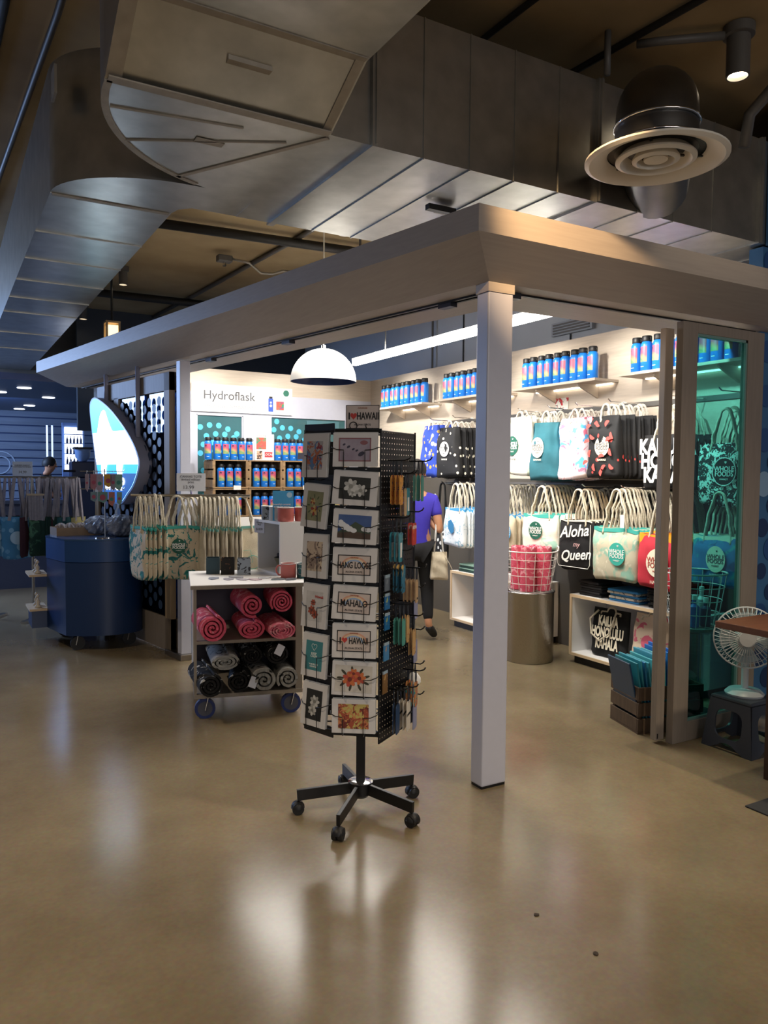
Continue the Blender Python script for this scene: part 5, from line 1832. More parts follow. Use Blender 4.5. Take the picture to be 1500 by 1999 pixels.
# boxed mugs and stickers on the cart top
for k, (x, y, m, nm) in enumerate(((-.70, 2.20, mat('boxed_teal', '1c3a44', .5), 'dark teal'), (-.615, 2.13, pattern('boxed_brown', '17120f', [('8a5a3a', .6, 18)], kind='noise', soft=.06), 'black and brown'), (-.52, 2.06, MG, 'grey leaf print'))):
    t = thing('gift_box', nm + ' open gift box on the cart left of the riser', 'box', (x, y, .8805), -.35, 'gift boxes on the cart')
    s_ = .046
    for (a, b_) in (((-s_, -s_, 0), (s_, -s_ + .003, .115)), ((-s_, s_ - .003, 0), (s_, s_, .115)), ((-s_, -s_ + .003, 0), (-s_ + .003, s_ - .003, .115)), ((s_ - .003, -s_ + .003, 0), (s_, s_ - .003, .115))):
        MB().mm(a, b_).build('box_wall', m, t)
    MB().mm((-s_ + .003, -s_ + .003, 0), (s_ - .003, s_ - .003, .09)).build('contents', BLACKP, t)
rd = random.Random(12)
for k, (x, y, c) in enumerate(((-.70, 1.86, 'a8a4b0'), (-.62, 1.80, 'b8b0b8'), (-.55, 1.76, 'c0a8b0'), (-.47, 1.80, 'd0d0d4'), (-.40, 1.70, '8f9aa0'), (-.78, 1.93, '9aa0b0'), (-.33, 1.66, '7a8088'), (-.62, 1.92, 'b4b4bc'))):
    o = MB().prism([(.05 * math.cos(a) * (1 + .25 * math.sin(3 * a + k)), .035 * math.sin(a)) for a in [2 * PI * i / 14 for i in range(14)]], 0, .003 + .0007 * k).build('sticker', mat('sticker_' + c, c, .35, var=.3, scale=30))
    o.location = (x, y, .8806)
    o.rotation_euler = (0, 0, rd.uniform(0, 3))
    tag(o, '%s flat sticker from the left scattered on the cart top' % ORD[[1, 3, 4, 5, 6, 0, 7, 2][k]], 'sticker', 'stickers on the cart')

# ---------------------------------------------------------------- rail of printed totes by the door post
A0, A1 = Vector((-1.04, 3.27, 1.41)), Vector((-.21, 2.79, 1.41))
bd = (A1 - A0).normalized()
rl = thing('bag_rail', 'steel bag rail carrying printed totes in front of the white door post', 'rail', (-.40, 2.90, 0))
o_ = Vector((-.40, 2.90, 0))
MB().tube([A0 - o_, A1 - o_], .012, 10).build('bar', STEEL, rl)
MB().cyl((0, 0, .01), (0, 0, 1.40), .014, 10).build('post', STEEL, rl)
MB().box((0, 0, .006), (.40, .24, .012), rz=-.5).build('foot', STEEL, rl)
ba = math.atan2(bd.y, bd.x)
PRO = {}


def tote_copy(kind, make, loc, rz, label, group, skip=()):
    if kind not in PRO:
        PRO[kind] = make()
        o = PRO[kind]
        o.location, o.rotation_euler = loc, (0, 0, rz)
        o['label'], o['group'] = label, group
        return o
    return dup(PRO[kind], loc, rz, label, group, skip)


def mk_mon():
    g = make_bag('tote_bag', '', 'tote bag', .36, .42, .022, P_mon, .245, ROPE, .008, 1., .7, 31, TRIM_T, .022, spread=.24)
    return g


def mk_can():
    return make_bag('tote_bag', '', 'tote bag', .36, .42, .022, CANVAS, .245, ROPE, .008, 1., .7, 32, mat('trim_teal_dull', '6fa8a0', .8), .02, spread=.24)


rd = random.Random(8)
for k in range(5):
    s_ = .06 + .042 * k
    p = A0 + bd * s_
    o = tote_copy('mon', mk_mon, (p.x, p.y, .745 + rd.uniform(-.01, .01)), ba - PI / 2 + .62 + rd.uniform(-.05, .05), '%s leaf print tote from the left end of the rail' % ORD[k], 'leaf print totes on the rail')
    if k == 0:
        logo_first = o
g = mk_mon()
logo(g, .36, .42, .03, .058, GRN, INKW, .62, .02)
p = A0 + bd * .36
g.location = (p.x, p.y - .03, .745)
g.rotation_euler = (0, 0, -.42)
g['label'], g['group'] = 'front facing teal leaf print tote with a round green logo on the rail', 'leaf print totes on the rail'
for k in range(3):
    p = A0 + bd * (.42 + .035 * k)
    dup(g, (p.x + .02 * k, p.y + .04 * k, .74), -.55 - .1 * k, '%s leaf print tote tucked behind the front facing one on the rail' % ORD[k], 'leaf print totes on the rail', ('round_logo', 'lettering'))
for k in range(9):
    p = A0 + bd * (.56 + .036 * k)
    tote_copy('can', mk_can, (p.x, p.y, .745 + rd.uniform(-.012, .012)), ba - PI / 2 + .42 + rd.uniform(-.06, .06), '%s plain canvas tote from the left on the rail' % ORD[k], 'canvas totes on the rail')
g = mk_can()
for cx in (-.07, .09):
    MB().tube([(cx + .055 * math.cos(a), -.034, .13 + .055 * math.sin(a)) for a in [2 * PI * i / 24 for i in range(24)]], .0022, 5, closed=True).build('wheel_print', TRIM_T, g)
MB().tube([(-.07, -.034, .13), (-.02, -.034, .22), (.07, -.034, .23), (.09, -.034, .13), (.02, -.034, .14), (-.02, -.034, .22)], .002, 5).build('frame_print', TRIM_T, g)
p = A0 + bd * .89
g.location = (p.x, p.y, .745)
g.rotation_euler = (0, 0, -.30)
g['label'], g['group'] = 'canvas tote with a teal bicycle drawing at the right end of the rail', 'canvas totes on the rail'
t = thing('price_sign', 'white price sign reading 13.99 standing above the bag rail', 'price sign', (-.62, 3.03, 1.425), -.5)
MB().mm((-.115, -.002, .02), (.115, .002, .165)).build('card', mat('sign_white', 'f2f4fa', .5), t)
MB().cyl((0, 0, -.01), (0, 0, .03), .008, 8).build('stem', CHROME, t)
lettering(['CANVAS TOTE', 'limited edition', 'print'], .026, INKG, t, (.0, -.003, .115), gap=.85)
lettering(['13.99'], .042, INKG, t, (-.02, -.003, .05))

# ---------------------------------------------------------------- navy cart
NB = Vector((-1.12, 4.35, 0))
nc = thing('navy_cart', 'navy blue rounded display cart on casters beside the dotted doors', 'cart', NB)
poly = [(-1.43, 4.13)] + [(-1.30 + .45 * i / 8, 4.04 - .07 * math.sin(PI * i / 8 * .9)) for i in range(9)] + [(-.79, 4.08), (-.745, 4.2), (-.76, 4.45), (-.88, 4.98), (-1.35, 5.05), (-1.53, 4.6)]
poly = [(x - NB.x, y - NB.y) for x, y in poly]
MB().prism(poly, .14, .79).build('body', NAVY, nc, smooth='angle')
MB().prism([(x * 1.012, y * 1.012) for x, y in poly], .795, .985).build('drawer_band', mat('navy_paint_light', '143c70', .35), nc, smooth='angle')
MB().prism([(x * 1.02, y * 1.02) for x, y in poly], .986, 1.0).build('top_plate', mat('navy_top', '27466e', .25), nc)
for z in (.30, .62):
    MB().mm((-.56, .25, z), (-.40, .62, z + .02)).build('side_shelf', EDGE, nc)
MB().mm((-.54, .27, .14), (-.40, .6, .30)).build('side_step', NAVY, nc)
for (x, y) in ((-1.33, 4.16), (-.88, 4.18), (-1.35, 4.85), (-.92, 4.85)):
    x -= NB.x
    y -= NB.y
    w_ = MB().cyl((x, y - .02, .062), (x, y + .02, .062), .062, 22).build('caster', BLACKP, nc, smooth='angle')
    MB().bar((x - .02, y - .026, .05), (x, y - .026, .14), .03, .005).bar((x - .02, y + .026, .05), (x, y + .026, .14), .03, .005).build('caster_fork', STEEL, w_)
# figurines on the side shelves
for k in range(4):
    t = thing('shelf_figure', '%s small pale figure on the side shelves of the navy cart' % ['front upper', 'back upper', 'front lower', 'back lower'][k], 'figurine', (NB.x - .48, NB.y + .33 + .14 * (k % 2), .6405 if k < 2 else .3205))
    MB().lathe([(0, 0), (.03, 0), (.03, .02), (.015, .03), (.02, .06), (.008, .08), (0, .1)], 14).build('body', mat('pale_ceramic', 'c8bca8', .4), t, smooth=True)
    MB().lathe([(0, .09), (.014, .1), (.016, .115), (0, .128)], 12).build('head', mat('pale_ceramic', ''), t, smooth=True)
# tray and clear bags on the navy cart
t = thing('wooden_tray', 'low wooden tray of small parcels on the navy cart', 'tray', (-1.27, 4.62, 1.0005), .1)
for (a, b_) in (((-.2, -.13, 0), (.2, -.118, .075)), ((-.2, .118, 0), (.2, .13, .075)), ((-.2, -.118, 0), (-.188, .118, .075)), ((.188, -.118, 0), (.2, .118, .075))):
    MB().mm(a, b_).build('tray_side', mat('tray_wood', '8a6f52', .6, var=.2, scale=9), t)
MB().mm((-.188, -.118, 0), (.188, .118, .008)).build('tray_base', MATS['tray_wood'], t)
CLEAR = mat('cellophane', '9aa0b0', .2, col2='5a6478', scale=18, bump=.6, bscale=25)


def lump(name, label, cat, loc, r, h, m, seed, grp):
    rd = random.Random(seed)
    ph = [rd.uniform(0, 6) for _ in range(5)]

    def fn(u, v):
        a = 2 * PI * u
        th = PI * v
        rr = r * (math.sin(th) ** .6) * (1 + .16 * math.sin(3 * a + ph[0]) + .12 * math.sin(7 * a + 9 * v + ph[1]) + .09 * math.sin(13 * a - 17 * v + ph[3]))
        return (rr * math.cos(a), rr * math.sin(a), h / 2 * (1 - math.cos(th)) * (1 + .06 * math.sin(5 * a + ph[2])))
    o = MB().grid(fn, 40, 20, cu=True).build(name, m)
    o.location = loc
    return tag(o, label, cat, grp)


for k in range(4):
    lump('parcel', '%s small pale parcel from the left in the wooden tray' % ORD[k], 'parcel', (-1.40 + .09 * k, 4.60 + .03 * (k % 2), 1.0095), .05, .10, mat('parcel_pale', 'a89c98', .6, var=.3, scale=20), k, 'parcels in the tray')
lump('clear_bag', 'crumpled clear bag of shells right of the chrome tag stand', 'clear bag', (-.92, 4.28, 1.0005), .13, .19, CLEAR, 11, 'clear bags on the navy cart')
lump('clear_bag', 'crumpled clear bag between the wooden tray and the tag stand', 'clear bag', (-1.07, 4.55, 1.0005), .12, .17, CLEAR, 12, 'clear bags on the navy cart')
# chrome tag stand
t = thing('tag_stand', 'chrome two tier tag stand on the navy cart', 'stand', (-1.09, 4.13, 1.0005))
MB().lathe([(0, 0), (.09, 0), (.088, .006), (.012, .012), (0, .012)], 26).build('base', CHROME, t, smooth='angle')
MB().cyl((0, 0, .01), (0, 0, .62), .006, 8).build('pole', CHROME, t)
lt = Vector((.866, -.5, 0))
for z in (.44, .60):
    MB().tube([-lt * .22 + Vector((0, 0, z)), lt * .17 + Vector((0, 0, z)), lt * .18 + Vector((0, 0, z + .02))], .004, 6).build('arm', CHROME, t)
tags = [(.60, -.16, .035, .16, 'a898a8'), (.60, -.10, .06, .15, 'b07a88'), (.60, -.045, .06, .17, 'b0a4b8'), (.60, .03, .075, .12, 'd8a840'), (.60, .075, .05, .15, '9a94a4'), (.60, .125, .065, .15, '8fc0b4'), (.44, -.10, .06, .09, '7a94a0'), (.44, -.02, .09, .10, '6f9a98'), (.44, .06, .055, .13, 'c07a70'), (.44, .13, .045, .12, '8ab4ac')]
for k, (z, x, w_, h_, c_) in enumerate(tags):
    g = thing('product_tag', '%s printed tag from the left on the %s arm of the chrome stand' % (ORD[k if z > .5 else k - 6], 'upper' if z > .5 else 'lower'), 'tag', Vector((-1.09, 4.13, 1.0)) + lt * x + Vector((0, -.006, z)), -PI / 6, 'tags on the chrome stand')
    MB().prism([(-w_ / 2, 0), (w_ / 2, 0), (w_ / 2, -h_ * .7), (w_ * .1, -h_), (-w_ / 2, -h_ * .8)], -.002, .002, M=Matrix.Translation((0, 0, -.025)) @ Matrix.Rotation(PI / 2, 4, 'X')).build('card', mat('ptag_' + c_, c_, .5, var=.2, scale=40), g)
    MB().tube([(0, 0, -.03), (0, -.004, -.01), (0, 0, .006)], .0016, 5).build('string', INKW, g)
    MB().disc((0, -.003, -.025 - h_ * .5), w_ * .3, 14).build('print_spot', mat('spot_teal', '3f8f88', .5) if k % 3 == 2 else mat('spot_rose', 'a8506a', .5), g)

# ---------------------------------------------------------------- illuminated board shaped sign
SG0 = L3(.08, 4.95, 0)


def emit(name, c, s_):
    return mat(name, c, .4, emis=c, es=s_)


E_W, E_C, E_B, E_D = emit('sign_white_glow', 'f4fbff', 3.2), emit('sign_cyan_glow', '38c8d8', 1.1), emit('sign_blue_glow', '1f86d8', .8), emit('sign_navy_glow', '1660b0', .6)
# outline on the sign plane: (distance along the shop side from its middle, height); near end is negative
OUT = [(0.126, 2.34), (0.246, 2.276), (0.222, 2.098), (0.142, 1.832), (0.061, 1.625), (-0.116, 1.373), (-0.528, 1.287), (-0.755, 1.389), (-0.909, 1.491), (-1.019, 1.65), (-0.977, 1.756), (-0.85, 1.882), (-0.64, 2.026), (-0.349, 2.185), (-0.086, 2.29)]
sn = thing('light_sign', 'glowing board shaped light box sign with a white wave hung from two poles', 'sign', SG0)
ex = dlv.copy()
nrm = Vector((nl.x, nl.y, 0))


def sp(s_, z, o_=0.):
    return ex * s_ + nrm * o_ + Vector((0, 0, z))


def smooth_poly(P_, n=6):
    out = []
    N = len(P_)
    for i in range(N):
        p0_, p1_, p2_, p3_ = [Vector((*P_[(i + j - 1) % N], 0)) for j in range(4)]
        for k in range(n):
            t_ = k / n
            q = .5 * ((2 * p1_) + (-p0_ + p2_) * t_ + (2 * p0_ - 5 * p1_ + 4 * p2_ - p3_) * t_ ** 2 + (-p0_ + 3 * p1_ - 3 * p2_ + p3_) * t_ ** 3)
            out.append((q.x, q.y))
    return out


OS = smooth_poly(OUT)
n = len(OS)
cx_ = sum(p[0] for p in OS) / n
cz_ = sum(p[1] for p in OS) / n
ins = [(cx_ + (x - cx_) * .955, cz_ + (z - cz_) * .965) for x, z in OS]
b = MB()
b.add([sp(x, z, 0) for x, z in OS] + [sp(x, z, -.14) for x, z in OS], [(i, (i + 1) % n, n + (i + 1) % n, n + i) for i in range(n)] + [tuple(range(n, 2 * n))])
b.build('case', mat('sign_case', '9c9eb4', .4), sn, smooth='angle')
b = MB()
b.add([sp(x, z, 0) for x, z in OS] + [sp(x, z, .002) for x, z in ins], [(i, (i + 1) % n, n + (i + 1) % n, n + i) for i in range(n)])
b.build('rim', mat('sign_rim', '8fa8d8', .4), sn)
MB().add([sp(x, z, .001) for x, z in ins], [tuple(range(n))]).build('glow_face', E_W, sn)


def clip(poly_, f):
    out = []
    for i in range(len(poly_)):
        a, b_ = poly_[i], poly_[(i + 1) % len(poly_)]
        fa, fb = f(a), f(b_)
        if fa >= 0:
            out.append(a)
        if fa * fb < 0:
            t_ = fa / (fa - fb)
            out.append((a[0] + (b_[0] - a[0]) * t_, a[1] + (b_[1] - a[1]) * t_))
    return out


zmax, zmin = max(p[1] for p in OS), min(p[1] for p in OS)
zz = lambda f: zmin + (zmax - zmin) * f
top = clip(ins, lambda p: p[1] - zz(.66))
MB().add([sp(x, z, .003) for x, z in top], [tuple(range(len(top)))]).build('sky_field', E_C, sn)
bot = clip(ins, lambda p: zz(.36) - p[1])
MB().add([sp(x, z, .003) for x, z in bot], [tuple(range(len(bot)))]).build('sea_field', emit('sign_sea_glow', '35b4e8', 1.3), sn)
bot2 = clip(ins, lambda p: zz(.28) - p[1])
MB().add([sp(x, z, .0045) for x, z in bot2], [tuple(range(len(bot2)))]).build('deep_field', E_D, sn)
b = MB()
xs = [p[0] for p in OS]
x0, x1 = min(xs), max(xs)
xx = lambda f: x0 + (x1 - x0) * f       # 0 near end (right), 1 far end (left)
wave = [(xx(.80), zz(.60)), (xx(.80), zz(.72)), (xx(.74), zz(.84)), (xx(.66), zz(.86)), (xx(.60), zz(.78)), (xx(.52), zz(.68)), (xx(.46), zz(.64)), (xx(.46), zz(.60))]
wave = smooth_poly(wave, 4)
MB().add([sp(x, z, .006) for x, z in wave], [tuple(range(len(wave)))]).build('wave_mark', E_W, sn)
for f0 in (.30, .62):
    lw = smooth_poly([(xx(f0), zz(.38)), (xx(f0 + .10), zz(.38)), (xx(f0 + .12), zz(.33)), (xx(f0 + .10), zz(.26)), (xx(f0 + .02), zz(.26)), (xx(f0 + .01), zz(.32))], 3)
    lw = [p for p in lw]
    MB().add([sp(x, z, .0075) for x, z in lw], [tuple(range(len(lw)))]).build('wave_mark', E_W, sn)
le = lettering(['SHOP'], .16, E_W, sn, sp(xx(.46), zz(.18), .009), bold=.006, squeeze=1.2)
le.rotation_euler = (0, 0, math.atan2(-ex.y, -ex.x))
for f_, zt_ in ((.78, .0), (.16, .0)):
    q = sp(xx(f_), 0, -.07)
    # top of the case at this place
    zt_ = max(z for x, z in OS if abs(x - xx(f_)) < .12)
    MB().cyl((q.x, q.y, zt_ - .06), (q.x, q.y, 2.56), .022, 12).build('hanging_pole', mat('sign_case', ''), sn, smooth=True)

# ---------------------------------------------------------------- far left: tote rack and coffee bar
FR0, FR1 = Vector((-1.95, 6.12, 1.53)), Vector((-1.10, 5.63, 1.53))
t = thing('bag_rack', 'steel rack of strapped totes at the far left behind the navy cart', 'rack', (-1.52, 5.87, 0))
o_ = Vector((-1.52, 5.87, 0))
MB().tube([FR0 - o_, FR1 - o_], .012, 10).build('bar', STEEL, t)
for q in (FR0.lerp(FR1, .06), FR0.lerp(FR1, .5)):
    MB().cyl((q.x - o_.x, q.y - o_.y, .0), (q.x - o_.x, q.y - o_.y, 1.53), .016, 10).build('post', STEEL, t)
    MB().box((q.x - o_.x, q.y - o_.y, .012), (.06, .5, .024), rz=-.5).build('foot', STEEL, t)


def strap_bag(label, w, h, m, H, seed, lg=None):
    g = thing('strap_tote', label, 'tote bag', group='strapped totes on the far rack')
    bag_body(w, h, .02, 1., .7, seed).build('bag_body', m, g, smooth=True)
    for s_ in (-1, 1):
        for sx in (-1, 1):
            MB().add([(sx * w * .25 - .016, s_ * .014, h - .04), (sx * w * .25 + .016, s_ * .014, h - .04), (sx * w * .08 + .016, 0, h + H), (sx * w * .08 - .016, 0, h + H)], [(0, 1, 2, 3)]).build('strap', WEB, g, solid=.004)
    if lg:
        MB().disc((0, -.034, h * .5), lg, 20).build('round_logo', mat('pale_blue_print', '9fc0dc', .7), g)
    return g


P_sky = pattern('cloth_sky_circles', '3f7fb0', [('7fb0d4', .36, 9), ('5f98c4', .3, 14)])
specs = [(.10, 'pale sky blue circle print tote at the left end of the far rack', P_sky, .32, .42, -.35, .06), (.33, 'front sky blue circle print tote on the far rack', P_sky, .32, .44, -.25, .07),
         (.48, 'dark maroon tote on the far rack', mat('cloth_maroon', '3a1c28', .9), .30, .42, .7, None), (.60, 'dark green leaf tote on the far rack', pattern('cloth_dk_green', '16382f', [('3f6a54', .56, 12)], kind='noise', soft=.04), .30, .42, .5, None),
         (.70, 'second dark green tote on the far rack', mat('cloth_dk_green2', '173a34', .9, var=.3, scale=9), .30, .40, -.3, None), (.80, 'third dark green tote on the far rack, nearest the tag stand', MATS['cloth_dk_green2'], .30, .42, -.4, None), (.90, 'dark teal tote on the far rack', mat('cloth_dk_teal', '12424a', .9), .30, .42, .5, None), (1.0, 'yellowish strapped tote at the right end of the far rack', mat('cloth_ochre', '8a8458', .9), .28, .42, .9, None)]
for k, (s_, lab, m, w_, h_, rz, lg) in enumerate(specs):
    q = FR0.lerp(FR1, s_)
    g = strap_bag(lab, w_, h_, m, .42, 40 + k, lg)
    g.location = (q.x, q.y - (.10 if lg else .02), 1.53 - .42 - h_)
    g.rotation_euler = (0, 0, rz)
for k in range(9):
    q = FR0.lerp(FR1, .08 + .10 * k)
    g = strap_bag('%s plain dark strapped tote from the left behind the front ones on the far rack' % ORD[k], .28, .40, [MATS['cloth_dk_green2'], MATS['cloth_maroon'], MATS['cloth_dk_teal']][k % 3], .42, 60 + k)
    g.location = (q.x + .05, q.y + .06, 1.53 - .42 - .40)
    g.rotation_euler = (0, 0, .9 - .35 * (k % 3))
t = thing('strap_bundle', 'bundle of folded beige straps hung on the far rack', 'straps', FR0.lerp(FR1, .52) + Vector((.0, -.16, -.20)), -.5)
for k in range(5):
    MB().box((-.06 + .03 * k, .004 * (k % 2), -.12), (.028, .012, .26)).build('strap', WEB, t)
MB().box((0, 0, .02), (.17, .03, .02)).build('tie', mat('beige_tie', 'b0a08c', .8), t)
t = thing('price_sign', 'white price sign reading 14.99 above the far tote rack', 'price sign', FR0.lerp(FR1, .40) + Vector((0, 0, .012)), -.5)
MB().mm((-.105, -.002, .0), (.105, .002, .155)).build('card', mat('sign_blue_white', 'b8c4dc', .5), t)
lettering(['FARMERS MARKET', 'COTTON TOTE BAG'], .02, INKG, t, (.0, -.003, .105), gap=.85)
lettering(['14.99'], .04, INKG, t, (0, -.003, .042))

# low ceiling over the bar with small recessed lights
struct(MB().mm((-12, 9.6, 2.95), (.6, 17, 3.05)).build('ceiling_bar', mat('bar_ceiling', '2c3a56', .35, var=.2, scale=3)))
struct(MB().mm((-12, 9.6, 3.05), (.6, 9.75, 4.0)).build('wall_bulkhead', mat('bulkhead_concrete', '5c5a55', .85, var=.3, scale=3, bump=.4, bscale=8)))
GLOWD = mat('downlight_glow', 'ffffff', .5, emis='e8f0ff', es=5)
for k, (x, y) in enumerate(((-1.16, 10.74), (-1.46, 11.7), (-.62, 12.3), (-.75, 14.4), (-.85, 15.5))):
    o = tag(MB().lathe([(0, 0), (.10, 0), (.11, .004), (.11, .01), (0, .01)], 20).build('recessed_light', GLOWD), '%s small recessed light from the front in the bar ceiling' % ORD[k], 'lamp', 'recessed lights over the bar')
    o.location = (x, y, 2.938)
wf = struct(MB().mm((-12, 16.2, 0), (1.5, 16.4, 3.0)).build('wall_far', mat('bar_wall', '1c3560', .6)))
PLK = mat('bar_plank', '6d7a90', .55, var=.25, scale=2, stretch=(.6, 6, 6))
for k in range(16):
    MB().mm((-12, 16.14, .05 + k * .185), (1.5, 16.2, .205 + k * .185)).build('plank', PLK, wf)
for cx, cz, r in ((-2.0, 1.9, .35), (-1.9, 2.3, .5), (-1.2, 1.75, .3), (-2.6, 2.3, .4)):
    MB().tube([(cx + r * (1 - .02 * i) * math.cos(.35 * i), 16.125, cz + r * (1 - .02 * i) * math.sin(.35 * i)) for i in range(30)], .02, 5).build('wave_mural', mat('mural_line', '9aa8bc', .6), wf)
# lit bottle shelf, machine and bar front
t = thing('back_bar', 'brightly lit back bar shelf unit of the coffee bar', 'shelf', (-.56, 9.72, 0))
MB().mm((-.16, .02, 0), (.16, .10, 2.35)).build('frame', mat('bar_frame', '6a86b8', .4), t)
MB().mm((-.13, .0, 1.62), (.13, .018, 2.28)).build('lit_panel', mat('lit_panel', 'ffffff', .5, emis='eaf2ff', es=3.5), t)
for z in (1.70, 1.86, 2.02, 2.16):
    MB().mm((-.14, -.08, z), (.14, .0, z + .012)).build('shelf_board', mat('bar_frame', ''), t)
for r_, z in enumerate((1.712, 1.872, 2.032)):
    for k in range(5):
        g = thing('bottle', '%s bottle on the %s lit bar shelf' % (ORD[k], ['lowest', 'middle', 'upper'][r_]), 'bottle', (-.66 + .05 * k, 9.68, z), 0, 'bottles on the bar shelf')
        MB().lathe([(0, 0), (.016, 0), (.016, .06), (.006, .085), (.006, .11), (0, .11)], 10).build('glass', mat('bottle_dark', '2c3a5c', .2), g, smooth=True)
t = thing('menu_panel', 'slanted pale blue menu panel above the bar shelf', 'panel', (-.36, 9.66, 2.26), .1, rot=(0, .25, .1))
MB().mm((-.10, -.01, 0), (.10, .01, .50)).build('panel', mat('menu_blue', '7f9cc8', .4, emis='5f86c8', es=.25), t)
MB().mm((-.105, -.012, -.01), (-.10, .012, .51)).build('edge', DARKG, t)
MB().cyl((0, 0, .50), (.05, 0, .70), .01, 8).build('hanger', DARKG, t)
t = thing('coffee_machine', 'dark coffee machine with a clear hopper behind the tag stand', 'machine', (-.60, 8.6, 1.5))
MB().mm((-.17, -.12, .0), (.20, .12, .24)).build('body', mat('machine_dark', '16203a', .35), t, bevel=.02)
MB().lathe([(.05, .24), (.10, .30), (.11, .40), (.11, .41), (0, .41)], 20).build('hopper', mat('hopper', '7a94bc', .2), t, smooth='angle')
MB().mm((-.12, -.12, .41), (.12, .12, .44)).build('lid', BLACKP, t)
MB().cyl((-.12, -.14, .10), (-.28, -.16, .10), .016, 8).build('portafilter', BLACKP, t)
t = thing('bar_counter', 'dark blue coffee bar counter behind the far tote rack', 'counter', (-1.2, 8.6, 0))
MB().mm((-3.0, -.25, 0), (.35, .3, 1.15)).mm((.35, -.25, 0), (.85, .3, 1.45)).build('front', mat('counter_blue', '1a2c50', .5), t)
MB().mm((-3.05, -.32, 1.15), (.34, .35, 1.2)).mm((.34, -.32, 1.45), (.9, .35, 1.5)).build('top', mat('counter_top', '2a3a58', .3), t)
for k, x in enumerate((-1.0, -.93)):
    o = tag(MB().cyl((0, 0, 0), (0, 0, .55), .012, 8).build('light_rod', mat('rod_glow', 'd8e4ff', .3, emis='b8d0ff', es=1.5)), '%s thin pale vertical rod light behind the bar' % ['left', 'right'][k], 'lamp')
    o.location = (x, 9.2, 1.72)

# ---------------------------------------------------------------- people
SKIN = mat('skin', 'c08a68', .5, var=.08, scale=20)


def skin_mesh(name, verts, edges, radii, m, parent, root=0, sub=2):
    me = bpy.data.meshes.new(name)
    me.from_pydata(verts, edges, [])
    o = bpy.data.objects.new(name, me)
    C.objects.link(o)
    o.parent = parent
    md = o.modifiers.new('skin', 'SKIN')
    md.use_smooth_shade = True
    for i, r in enumerate(radii):
        d = me.skin_vertices[0].data[i]
        d.radius = r if isinstance(r, tuple) else (r, r)
        d.use_root = (i == root)
    s_ = o.modifiers.new('sub', 'SUBSURF')
    s_.levels = s_.render_levels = sub
    me.materials.append(m)
    return o


